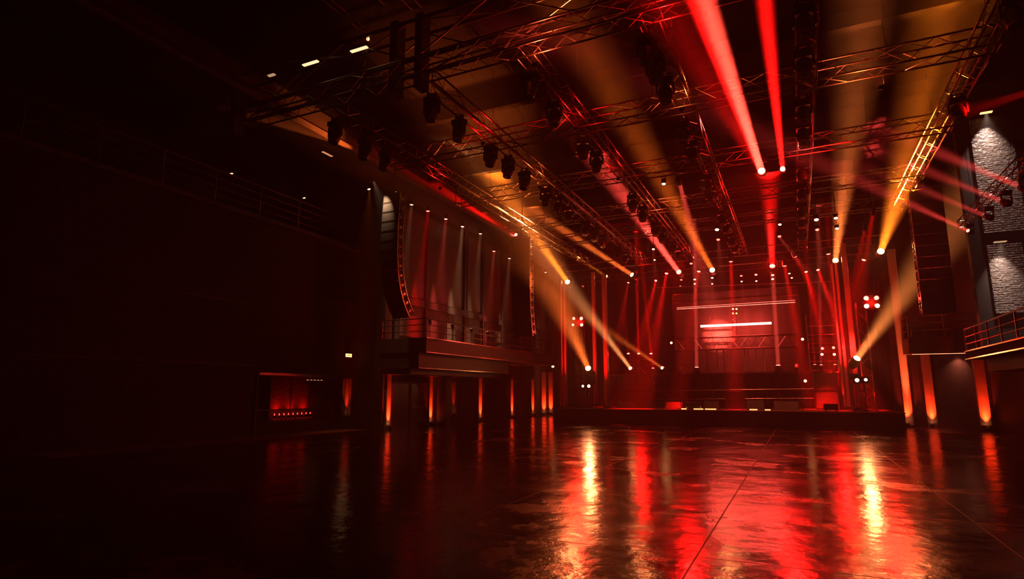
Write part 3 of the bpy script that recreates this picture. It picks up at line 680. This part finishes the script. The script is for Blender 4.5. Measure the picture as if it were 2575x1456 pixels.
for px, py, tx, ty, tyy, col, r, es, half, pw, lab in fl_:
    beamset(px, py, 37.45, tx, ty, tyy-1.1, col, r, es, half, pw, lab.replace('on the riser', 'on a floor stand'), mount='stand', to=.805)
# three red lamps on a stand
for px, lab in ((1580, 'first'), (1606, 'second'), (1637, 'third')):
    p = aty(px, 889, 38.9)
    b = [(aty(1602, 722, 38.9), 1.0, 1.1, RED)] if px == 1606 else [(p + V((0, -.6, 2)), 8, .25, RED)]
    par(p, (0.05, -.5, .9), RED, .09, 70, lab + ' red lamp on the T shaped stand behind the speaker stack', b, to=p.z-.2, spill=55 if px == 1606 else 0)
p = aty(1606, 905, 39.3)
t = thing('lamp_stand', 'T shaped stand carrying three red lamps behind the speaker stack', 'stand', (p.x, 39.3, RZ))
MB().tube([(0, 0, 0), (0, 0, p.z-RZ)], .03, 6).build('pole', M_RAIL, t); MB().tube([(-.75, 0, p.z-RZ), (.9, 0, p.z-RZ)], .025, 6).build('crossbar', M_RAIL, t)
for a in range(3): MB().tube([(0, 0, .5), (.45*math.cos(a*2.1), .45*math.sin(a*2.1), .02)], .018, 5).build('leg', M_RAIL, t)
# --- downward red washes
dn = [(1580, 711, 39.3, 1562, 810, 38.5, RED, .075, 60, 6, .35), (1649, 706, 39.3, 1622, 820, 37, RED, .08, 70, 6, .6), (1676, 688, 36.8, 1650, 830, 35.5, RED, .1, 90, 5.5, .8), (1757, 683, 36.8, 1738, 800, 36, RED, .1, 80, 5.5, .4),
      (1838, 658, 35.0, 1849, 985, 35.0, RED, .1, 90, 5, .8), (1973, 669, 36.8, 1998, 800, 37, RED, .11, 100, 5, .8), (2000, 646, 35.0, 2050, 740, 35.5, RED, .1, 90, 5, .6),
      (2027, 684, 39.3, 2056, 800, 38, RED, .085, 90, 5, .9), (2057, 679, 39.3, 2100, 790, 38, RED, .085, 90, 5, .9),
      (2195, 537, 26.75, 2178, 640, 29, RED, .085, 60, 4, .5), (2175, 577, 30.8, 2150, 690, 32, RED, .09, 50, 5.5, .4), (2172, 654, 36.8, 2150, 720, 36.5, RED, .1, 40, 8, .2), (2083, 639, 35.0, 2092, 700, 35, RED, .1, 40, 5, .2)]
dlab = ['over the speaker stack corner', 'left of the bright pair, slanting down past the lamp stand', 'with the strong slanting beam beside the pale red one', 'in front of the backdrop edge', 'alone high over the middle of the backdrop',
        'beside the wide fan beam', 'high up between the fan beam and the thin posts', 'with a strong beam over the second speaker stack', 'with a strong beam next to the thin posts', 'highest of all, near the sixth lengthwise truss', 'below the highest one, near the sixth lengthwise truss', 'small and dim beside the widest column', 'small and dim above the thin posts']
for (px, py, y, tx, ty, tyy, col, r, es, half, pw), lab in zip(dn, dlab):
    p, q = aty(px, py, y), aty(tx, ty, tyy)
    to = 9.965 if y < 34 else min(BARS, key=lambda b: abs(b[0]-y))[1]-.065
    wd_ = [(p + V((0, 5, -7)), 44, 600, RED)] if px in (1649, 1838, 2000, 2057) else []
    par(p, q-p, col, r, es, 'red wash lamp ' + lab.replace('left of', 'before'), [(q, half, pw*1.8, col)] + wd_, to=to, group='red wash lamps over the stage')
# --- small pale lamps
sm = [(1738, 663, 35.0, .08, 10, SALM, 'pale double lamp high above the backdrop edge'), (1713, 704, 39.3, .07, 8, SALM, 'upper lamp of the first pair above the backdrop'), (1711, 720, 41.4, .06, 10, SALM, 'lower lamp of the first pair above the backdrop'),
      (1747, 703, 39.3, .07, 10, WARM, 'upper lamp of the second pair above the backdrop'), (1747, 714, 41.4, .06, 10, WARM, 'lower lamp of the second pair above the backdrop'), (1791, 699, 39.3, .07, 9, WARM, 'upper lamp of the third pair above the backdrop'), (1791, 714, 41.4, .06, 7, WARM, 'lower lamp of the third pair above the backdrop'),
      (1864, 694, 39.3, .07, 10, SALM, 'upper lamp of the fourth pair above the backdrop'), (1865, 708, 41.4, .06, 10, WARM, 'lower lamp of the fourth pair above the backdrop'), (1901, 691, 39.3, .08, 16, SALM, 'upper lamp of the fifth pair above the backdrop'), (1902, 707, 41.4, .06, 8, WARM, 'lower lamp of the fifth pair above the backdrop'),
      (1943, 692, 39.3, .085, 20, SALM, 'upper lamp of the sixth pair above the backdrop'), (1943, 702, 41.4, .07, 16, WARM, 'lower lamp of the sixth pair above the backdrop'), (1985, 688, 39.3, .06, 8, WARM, 'upper lamp of the seventh pair above the backdrop'), (1991, 699, 41.4, .06, 8, WARM, 'lower lamp of the seventh pair above the backdrop'),
      (1643, 627, 30.8, .07, 6, WARM, 'pale lamp under the fifth cross truss near the third lengthwise truss'), (1803, 578, 26.75, .08, 9, WARM, 'pale lamp under the fourth cross truss near the fourth lengthwise truss'), (1806, 603, 30.8, .08, 9, SALM, 'pale lamp under the fifth cross truss below the one on the fourth'),
      (1961, 565, 26.75, .06, 9, WARM, 'pale lamp under the fourth cross truss in the fan beam'), (1960, 595, 30.8, .08, 9, SALM, 'pale lamp under the fifth cross truss in the fan beam'), (2053, 553, 26.75, .08, 10, WARM, 'pale lamp under the fourth cross truss next to the fifth lengthwise truss'),
      (2055, 578, 30.8, .08, 10, SALM, 'pale lamp under the fifth cross truss next to the fifth lengthwise truss'), (2102, 549, 26.75, .07, 9, WARM, 'pale lamp under the fourth cross truss at the amber beam'), (2105, 575, 30.8, .07, 8, WARM, 'pale lamp under the fifth cross truss at the amber beam'),
      (1646, 654, 34.3, .06, 4, WARM, 'faint double lamp on the front row above the speaker stack'), (1466, 720, 36.8, .06, 4, RED, 'faint red lamp between the amber head and the tower column')]
for px, py, y, r, es, col, lab in sm:
    to = 9.965 if y < 34 else min(BARS, key=lambda b: abs(b[0]-y))[1]-.065
    p = aty(px, py, y)
    bm = []
    if (px, py) in ((1806, 603), (2055, 578), (1865, 708), (1902, 707), (1791, 714), (1643, 627)): bm = [(p + V((.15, 0, -4)), 8, .2, SALM)]
    if (px, py) in ((2055, 578), (1806, 603)): bm = bm + [(p + V((-.5 if px > 2000 else .2, 5, -9)), 24, 1000, (1, .17, .07))]
    if (px, py) == (1960, 595): bm = [(aty(2010, 655, 31), 5, .4, SALM)]
    par(p, (0, -.45, -.9), col, r, es, lab, bm, to=to, group='small pale lamps over the stage')
# header cans row glints handled by the lamps above
# soffit end lamp and its beam
p = aty(1297, 590, 34.5); p = V((-15.7, atx(1297, 590, -15.7).y, atx(1297, 590, -15.7).z))
par(p, (.1, -1, .25), SALM, .10, 60, 'pale red lamp at the far end of the soffit edge', [(p + V((-.15, -8, .35)), 3, .25, RED)], to=ZC)

# ------------------------------------------------------------------ lamp towers
def tower(label, px, y, top_py, w=.45):
    b = aty(px, 1026, y); z1 = aty(px, top_py, y).z if top_py > 10 else top_py
    t = thing('lamp_tower', label, 'lamp tower', (b.x, y, .825))
    h = z1 - .825
    for sx in (-1, 1):
        for sy in (-1, 1): MB().tube([(sx*w/2, sy*w/2, 0), (sx*w/2, sy*w/2, h)], .025, 6).build('leg', M_TRUSS, t)
    n = int(h/.45)
    for sy in (-1, 1): MB().tube([((-1)**k*w/2, sy*w/2, h*k/n) for k in range(n+1)], .012, 5).build('lacing', M_LACE, t)
    for sx in (-1, 1): MB().tube([(sx*w/2, (-1)**k*w/2, h*k/n) for k in range(n+1)], .012, 5).build('lacing', M_LACE, t)
    MB().box((-w*.7, -w*.7, -.02), (w*.7, w*.7, .03)).build('base_plate', M_BLK, t)
    return t
tower('lattice lamp tower at the balcony end of the stage', 1462, 36.0, 806)
tower('lattice lamp tower opposite the balcony', 2190, 36.0, 760)
tower('short lattice tower below the amber head opposite the balcony', 2163, 34.7, 2.2, .5)
tower('short lattice tower below the amber head at the balcony end', 1474, 34.9, 2.1, .5)
def blinder(label, pts, y, cols, spill=0):
    ps = [aty(a, b, y) for a, b in pts]; c = sum(ps, V())/len(ps); t = thing('blinder_light', label, 'stage light', c)
    w = max(abs((p-c).x) for p in ps)+.16; h = max(abs((p-c).z) for p in ps)+.16
    MB().box((-w, .03, -h), (w, .16, h)).build('mounting_housing', M_BLK, t)
    for p, (col, s, r) in zip(ps, cols):
        d = p-c; MB().lathe([(r*1.15, 0), (r*1.2, .05), (r*.9, .06), (r*.85, .02)], 12, d + V((0, .03, 0)), (0, -1, 0)).build('lamp_ring', M_STEEL, t)
        MB().lathe([(r*.95, .03), (r*.7, .07), (0, .09)], 12, d + V((0, .03, 0)), (0, -1, 0)).build('lamp', emit(col, min(s, 40)), t)
    if spill: glow(V((0, -.4, 0)), RED, spill, .12, t)
    return t
blinder('four lamp cluster on top of the tower at the balcony end', ((1443, 801), (1462, 801), (1441, 817), (1463, 817)), 35.5, ((RED, 90, .1), (RED, 120, .12), (AMB, 40, .075), (AMB, 70, .1)), 170)
blinder('four lamp cluster on top of the tower opposite the balcony', ((2178, 750), (2204, 749), (2179, 770), (2206, 769)), 35.5, ((RED, 110, .13), (RED, 90, .12), (SALM, 90, .13), (AMB, 60, .12)), 170)
blinder('pair of warm lamps low on the tower at the balcony end', ((1466, 971), (1481, 971)), 34.35, ((WARM, 18, .08), (WARM, 35, .1)))
blinder('pair of warm lamps low on the tower opposite the balcony', ((2155, 956), (2177, 955)), 34.1, ((WARM, 35, .1), (WARM, 18, .08)))
for px, py, y, lab in ((1688, 862, 40.2, 'white lamp on the stage truss end near the balcony side'), (2018, 853, 40.2, 'white lamp on the stage truss end away from the balcony'), (2025, 958, 37.7, 'warm lamp on the riser front beside the second speaker stack'), (1642, 964, 37.7, 'pale lamp on the riser front beside the first speaker stack')):
    pp = aty(px, py, y)
    par(pp, (0, -1, 0), AMB, .075, 12, lab, [], to=pp.z-.2)
for px, py, col in ((2068, 876, RED), (2096, 874, RED), (2067, 891, SALM), (2098, 891, SALM)):
    par(aty(px, py, 38.8), (0, -.9, .3), col, .075, 30, '%s lamp on the equipment rack above the second speaker stack, %s' % ('upper' if py < 880 else 'lower', 'inner side' if px < 2080 else 'outer side'), to=aty(px, py, 38.8).z - .1, spill=85 if (px, py) == (2096, 874) else 0)

# ------------------------------------------------------------------ stage equipment
def stack(label, px0, px1, py0, py1, y, n):
    a, b = aty(px0, py1, y), aty(px1, py0, y); w = b.x-a.x; z1 = aty((px0+px1)/2, py0, y).z
    t = thing('speaker_stack', label, 'loudspeaker', ((a.x+b.x)/2, y, .8)); h = (z1-.8)/n
    for k in range(n):
        MB().box((-w/2, 0, k*h+.01), (w/2, .7, (k+1)*h)).build('cabinet', M_BACK if False else M_CAB, t)
        g = MB().box((-w/2+.05, -.03, k*h+.06), (w/2-.05, 0, (k+1)*h-.05)).build('grille', mat('stack_grille', (.05, .047, .045), .55, bump=bump_noise(50, .3, .01)), t)
    return t
stack('wide dark speaker stack on the balcony side of the stage', 1552, 1638, 944, 1027, 36.6, 2)
stack('dark red lit speaker stack opposite the balcony', 2052, 2104, 938, 1026, 36.4, 2)
t = railing('stage_railing', 'low pipe railing across the middle of the stage', [aty(1640, 1028, 36.2), aty(2050, 1028, 36.2)], (.5, 1.0), 1.7)
for o in [t]: o.location.z = .8
# rack opposite the balcony
p = aty(2075, 936, 39.0)
t = thing('equipment_rack', 'dark rack of equipment on the riser above the second speaker stack', 'rack', (p.x, 39.2, RZ))
for sx in (-.75, .75):
    for sy in (0, .6): MB().tube([(sx, sy, 0), (sx, sy, 3.4)], .03, 6).build('post', M_TRUSS, t)
for k in range(6):
    MB().box((-.7, .02, .15+k*.52), (.7, .55, .45+k*.52)).build('rack_unit', M_BLK, t)
    MB().tube([(-.75, 0, .1+k*.52), (.75, 0, .1+k*.52)], .02, 6).build('rack_bar', M_RAIL, t)
# lectern: open frame with lit top
a, c = aty(1827, 1027, 35.2), aty(1867, 980, 35.2)
t = thing('lectern', 'boxy framed lectern with bright edges in the middle of the stage', 'lectern', ((a.x+c.x)/2, 35.2, .8)); w = (c.x-a.x)/2; h = c.z-.8
MB().box((-w-.02, -.05, h-.1), (w+.02, .5, h)).build('top', M_WOOD, t)
MB().box((-w, -.06, h-.1), (w, -.05, h-.0)).build('front_trim', M_STEEL, t)
for sx in (-1, 1):
    for sy in (0, .42): MB().box((sx*w-.025, sy-.025, 0), (sx*w+.025, sy+.025, h-.1)).build('leg', M_STEEL, t)
MB().box((-w+.03, .02, .06), (w-.03, .04, h-.12)).build('front_panel', M_DOOR, t)
for z in (.1, .2, h*.5): MB().box((-w, -.03, z), (w, -.005, z+.02)).build('rail', M_STEEL, t)
# wedge monitors, cases
def wedge(px0, px1, label, y=34.2, hh=.42):
    a, b = aty(px0, 1028, y), aty(px1, 1028, y); w = b.x-a.x
    t = thing('stage_monitor', label, 'monitor speaker', ((a.x+b.x)/2, y, .8), 0, 'stage monitors along the stage front')
    MB().prism([(0, .0), (.55, 0), (.5, hh), (.25, hh)], 'x', -w/2, w/2).build('cabinet', M_CAB, t)
    MB().obox((0, .13, hh/2), (w/2-.04, 0, 0), V((0, .25, hh))*.42, V((0, -hh, .25)).normalized()*.012).build('grille', M_GRILLE, t)
    for sx in (-1, 1): MB().tube([(sx*w/2, .25, hh*.6), (sx*(w/2+.02), .35, hh*.6)], .02, 5).build('handle', M_STEEL, t)
    MB().box((-w/2, .24, hh-.005), (w/2, .26, hh+.012)).build('edge_strip', M_STEEL, t)
wedge(1673, 1714, 'stage monitor beside the speaker stack on the balcony side', 34.6, .4)
wedge(1771, 1806, 'stage monitor just before the boxy stand', 34.2, .44)
wedge(1879, 1921, 'stage monitor just past the boxy stand', 34.2, .5)
wedge(1947, 2008, 'wide stage monitor opposite the balcony', 34.8, .45)
wedge(1551, 1592, 'stage monitor at the broad red column', 34.6, .38)
def case(px0, px1, py0, label, y=33.6):
    a, b = aty(px0, 1030, y), aty(px1, py0, y); w = (b.x-a.x)/2; h = b.z-.8
    t = thing('flight_case', label, 'flight case', ((a.x+b.x)/2, y, .8))
    MB().box((-w, 0, .06), (w, .55, h)).build('body', M_BLK, t)
    f = MB().box((-w-.012, -.012, h-.03), (w+.012, .562, h+.005)).build('lid_edge', M_STEEL, t)
    for sx in (-1, 1):
        for sy in (.06, .48): MB().lathe([(.03, 0), (.03, .06)], 8, (sx*(w-.08), sy, 0)).build('caster', M_BLK, t)
        MB().box((sx*w-.03, -.014, .06), (sx*w+.012, .0, h)).build('corner_strip', M_STEEL, t)
case(2073, 2107, 1016, 'black flight case at the front edge of the stage opposite the balcony')
case(1727, 1762, 1012, 'black flight case between two stage monitors on the balcony side', 34.4)
# mic stand like post on that case side
p = aty(1731, 1028, 34.3)
t = thing('microphone_stand', 'short black microphone stand next to the flight case', 'stand', (p.x-.35, 34.1, .8))
MB().lathe([(.14, 0), (.14, .02), (.02, .03)], 12).build('foot', M_BLK, t); MB().tube([(0, 0, .02), (0, 0, .62)], .014, 6).build('pole', M_STEEL, t); MB().lathe([(.02, 0), (.035, .05), (.03, .1), (.0, .12)], 8, (0, 0, .62), (0, -.4, 1)).build('microphone', M_BLK, t)
# glowing floor strips behind the monitors
for k, (px0, px1, col) in enumerate(((1713, 1726, AMB), (1744, 1768, ORG), (1772, 1800, ORG), (1884, 1904, ORG), (1923, 1937, AMB))):
    a, b = aty(px0, 1026, 33.9), aty(px1, 1026, 33.9)
    tag(MB().box((0, 0, 0), (b.x-a.x, .05, .05)).build('floor_light_strip', emit(col, 3), None, (a.x, 33.9 if k not in (2, 3) else 34.0, .8)), 'short warm light strip on the stage floor, %s from the balcony side' % ORD[k], 'light strip', 'short light strips at the stage front')

# downlights and uplights on the upper facade
dl = [(1035, 515, WARM, 3, .15), (1076, 531, RED, 34, .7), (1121, 551, SALM, 26, .6), (1163, 570, WARM, 14, .45), (1208, 588, WARM, 6, .2), (1242, 632, SALM, 26, .5), (1281, 650, WARM, 6, .2), (1372, 685, WARM, 4, .1)]
for k, (px, py, col, es, pw) in enumerate(dl):
    p = atx(px, py, XF+.75)
    bc = col if col != WARM else (1, .42, .2)
    par(p, (-.06, 0, -1), col, .09, es, '%s downlight over the tall facade panels, counted from the near end' % ['first', 'second', 'third', 'fourth', 'fifth', 'sixth', 'seventh', 'eighth'][k], [(p + V((-.42, 0, -5)), 6, pw*.6, bc)], to=11.55, group='downlights over the facade panels')
for k, (px, py, col) in enumerate(((1080, 803, RED), (1137, 816, RED), (1185, 827, WARM), (1226, 834, WARM))):
    p = atx(px, py, XF+.6)
    t = par(p, (-.25, 0, 1), WARM if k > 1 else SALM, .075, 26, '%s small uplight behind the balcony railing, counted from the near end' % ORD[k], [(p + V((-.32, 0, 2.2)), 22, 420, (1, .03, .06) if k < 2 else (1, .3, .14))], to=4.18, group='small uplights behind the balcony railing')
# lit tables on the balcony
for k, (px0, px1, py) in enumerate(((1230, 1262, 873), (1262, 1300, 878), (1304, 1345, 874))):
    a, b = atx(px0, py, -15.9), atx(px1, py, -15.9)
    t = thing('balcony_table', '%s long low table behind the far half of the balcony railing' % ORD[k], 'table', (-15.9, a.y, 4.18))
    MB().box((-.3, 0, .32), (.3, b.y-a.y-.1, .36)).build('tabletop', M_STEEL, t)
    for yy in (.1, b.y-a.y-.2):
        for xx in (-.25, .25): MB().box((xx-.02, yy-.02, 0), (xx+.02, yy+.02, .32)).build('leg', M_BLK, t)
p = atx(1390, 918, XB+.05)
par(V((XB+.15, 37.6, 3.42)), (.3, -.6, -.7), ORG, .09, 10, 'small amber lamp under the far end of the balcony')

# ------------------------------------------------------------------ opposite side
# facade opposite the balcony
def quadwall(name, a, b, z0, z1, th, m, lab):
    a, b = V((*a, 0)), V((*b, 0)); d = (b-a).normalized(); n = V((0, 0, 1)).cross(d)
    return struct(name, MB().obox((a+b)/2 + n*th/2 + V((0, 0, (z0+z1)/2)), (b-a)/2, n*th/2, V((0, 0, (z1-z0)/2))), m, lab, 'wall')
quadwall('wall_right_facade', (4.45, 36.6), (7.0, 35.6), 0, ZC, .3, M_WALL, 'dark facade wall opposite the balcony beside the stage')
quadwall('wall_right_slant', (7.0, 35.6), (8.6, 32.6), 0, ZC, .3, M_WALL, 'slanted dark wall section opposite the balcony')
quadwall('wall_right', (8.6, 32.6), (8.6, -5), 0, ZC, .3, M_WALL, 'dark side wall opposite the balcony')
# balcony opposite
a, c = aty(2283, 850, 34.3), aty(2440, 846, 34.3)
bx0, bx1 = a.x, 8.5
bal = MB().box((bx0, 34.3, 3.62), (bx1, 36.6, 4.35))
struct('balcony_right', bal, mat('balcony_paint', (.026, .023, .022), .4), 'small balcony box on the facade opposite the main balcony', 'balcony')
railing('balcony_railing', 'railing on the small balcony beside the stage', [(bx0+.05, 36.0, 4.35), (bx0+.05, 34.35, 4.35), (bx1-.6, 34.35, 4.35)], (.35, .7, 1.05), 1.3)
t = thing('linear_lamp', 'lit strip under the edge of the small balcony', 'lamp', (bx0+.1, 34.45, 3.55))
MB().box((0, 0, .0), (2.6, .1, .06)).build('mounting_housing', M_BLK, t); MB().box((.02, .015, -.02), (2.58, .085, 0)).build('diffuser', emit((1, .26, .12), 3.2), t)
spot((1.9, .55, -.05), (0, .25, -1), (1, .22, .12), 500, 40, t)
for k, x in enumerate((bx0+.3, bx0+.9, bx0+1.45)):
    o = MB().box((0, 0, 0), (.45, .5, .55)).build('stage_case', M_BLK, None, (x, 35.0, 4.35)); tag(o, '%s dark equipment case behind the small balcony railing' % ORD[k], 'case', 'dark cases on the small balcony')
    MB().box((-.01, -.012, .5), (.46, .512, .53)).build('lid_edge', M_STEEL, o)
# nearer gallery opposite
gx = 5.6
ga = atx(2430, 905, gx); gz0 = ga.z; gy1 = ga.y
struct('gallery_right', MB().box((gx, 14, gz0), (8.6, gy1, gz0+.32)), mat('gallery_paint', (.007, .0065, .006), .85, spec=.05), 'side gallery slab in front of the brick pier', 'balcony')
struct('trim_20', MB().box((gx-.03, 14, gz0), (gx, gy1, gz0+.04)).box((gx-.03, 14, gz0+.28), (gx, gy1, gz0+.32)), M_STEEL, 'thin metal edges of the side gallery', 'trim')
railing('gallery_railing', 'metal railing along the side gallery opposite the bar', [(gx+.05, 14, gz0+.32), (gx+.05, gy1-.05, gz0+.32)], (.24, .5, .78), 1.5)
struct('gallery_soffit', MB().box((gx+.5, 14, gz0-.45), (8.6, gy1-.4, gz0)), M_WALL, 'dark soffit below the side gallery', 'beam')
# brick pier with two wash lamps
PYR = 26.75
struct('pier_right', MB().box((6.15, PYR, gz0+.32), (8.6, PYR+.4, ZC)), M_WALL, 'dark pier rising from the side gallery', 'pillar')
for k, (tl, trr, bl, lp, pw) in enumerate((((2434, 305), (2537, 288), (2452, 590), (2480, 282), 2600), ((2479, 618), (2568, 612), (2490, 790), (2515, 607), 1500))):
    a, b, c = aty(*tl, PYR), aty(*trr, PYR), aty(*bl, PYR)
    z1, z0 = min(max(a.z, b.z), 12.3), max(c.z, gz0+.4)
    o = MB().box((a.x, PYR-.08, z0), (b.x, PYR, z1)).build('brick_panel', M_BRICK); o['kind'] = 'structure'; o['label'] = ['upper', 'lower'][k] + ' glossy brick panel on the pier under a white wash lamp'; o['category'] = 'panel'
    p = aty(*lp, PYR-.45)
    p.z = min(p.z, 12.42)
    t = thing('wash_lamp', ['upper', 'lower'][k] + ' oblong wash lamp over a brick panel on the pier', 'lamp', p)
    MB().box((-.20, -.08, 0), (.20, .1, .06)).build('mounting_housing', M_BLK, t)
    MB().box((-.18, -.06, -.03), (.18, .08, 0)).build('diffuser', emit(AMB if k == 0 else WARM, 4 if k == 0 else .6), t)
    spot((0, .02, -.05), (0, .16, -1), (1, .62, .48), pw, 26, t)
# column under the gallery and uplights opposite
for k, (px, py, d) in enumerate(((2284, 1074, (.02, .12, 1)), (2345, 1076, (.02, .12, 1)), (2486, 1085, (.02, .12, 1)))):
    p = atz(px, py, 0)
    ax = V((2.55, -1.0, 0)).normalized() if k < 2 else V((1, 0, 0))
    out = V((0, 0, 1)).cross(ax)
    if k: pl = struct('pilaster', MB().obox(p + out*.28 + V((0, 0, 1.85)), ax*.2, out*.12, V((0, 0, 1.85 if k < 2 else 1.6))), M_PILA, ['pale pilaster at the stage corner opposite the balcony', 'pale pilaster under the small balcony', 'pale column under the side gallery'][k], 'pilaster')
    uplight(p, out*.2 + V((0, 0, 1)), ['red uplight at the stage corner opposite the balcony', 'red uplight under the small balcony', 'red uplight at the column under the side gallery'][k], 420, 21, UPC)
p = atz(2502, 1078, .0); p = aty(2503, 1018, 34.2)
pl = struct('pilaster', MB().box((p.x-.16, 34.55, p.z), (p.x+.16, 34.7, p.z+2.0)), M_PILA, 'short pale pilaster behind the side gallery column', 'pilaster')
struct('plinth', MB().box((p.x-.35, 34.1, 0), (p.x+.35, 34.75, p.z)), M_BEAM, 'dark plinth behind the side gallery column', 'plinth')
uplight((p.x, 34.25, p.z), (0, .13, 1), 'small red uplight on the plinth behind the side gallery column', 420, 13, UPC, .12)
struct('door_6', MB().obox((6.75, 35.45, 1.75), V((.62, -.24, 0)), V((.01, .03, 0)), V((0, 0, 1.75))), M_DOOR, 'tall dark double door under the small balcony', 'door')
# red beams along the pipe on the side gallery
pa, pb = atx(2575, 424, 6.0), atx(2420, 572, 6.0)
truss('side_truss', 'small dark truss slanting past the brick panels with four red beams', (6.0, pa.y-2.0, 7.86), (6.0, pb.y, 7.86), .25, None, .4, 'truss', .02, .01, M_BEAM)
for k, (px, py, tx, ty, r, pw) in enumerate(((2567, 470, 2380, 392, .085, .8), (2522, 507, 2350, 437, .085, .65), (2479, 543, 2340, 485, .08, .55), (2434, 580, 2360, 546, .068, .45))):
    p = atx(px, py, 6.0); q = p + (atx(tx, ty, 5.0) - p)
    fixture(p, q-p, RED, r, 130, '%s red beam lamp under the small side truss, counted from the near end' % ORD[k], [(q, 3.6, pw*1.8, (1, .05, .04))], 'hang', 7.80, group='red beam lamps on the side truss')
p = atx(2590, 232, 6.0); spot_t = par(p, (-1, .0, -.05), SALM, .1, 60, 'red lamp high up near the brick pier, above the small side truss', [(p + V((-4, 2.4, .1)), 10, .4, RED)], name='wash_light')

# ------------------------------------------------------------------ haze filling the hall
w = bpy.data.worlds.new('hall_haze'); SC.world = w; w.use_nodes = True; nt = w.node_tree
nt.nodes['Background'].inputs['Color'].default_value = (0, 0, 0, 1); nt.nodes['Background'].inputs['Strength'].default_value = 0
vs = nt.nodes.new('ShaderNodeVolumeScatter'); vs.inputs['Color'].default_value = (1, 1, 1, 1); vs.inputs['Density'].default_value = .004; vs.inputs['Anisotropy'].default_value = .25
nt.links.new(vs.outputs[0], nt.nodes['World Output'].inputs['Volume'])
try: w.cycles.volume_sampling = 'EQUIANGULAR'
except Exception: pass
cy = SC.cycles
cy.volume_bounces = 0; cy.max_bounces = 3; cy.diffuse_bounces = 1; cy.glossy_bounces = 2; cy.transmission_bounces = 2
cy.sample_clamp_indirect = 3.0; cy.sample_clamp_direct = 0
cy.use_denoising = True; cy.adaptive_threshold = .03
vw = SC.view_settings; vw.view_transform = 'Standard'; vw.look = 'None'; vw.gamma = 1; vw.exposure = 0.0; vw.use_curve_mapping = False
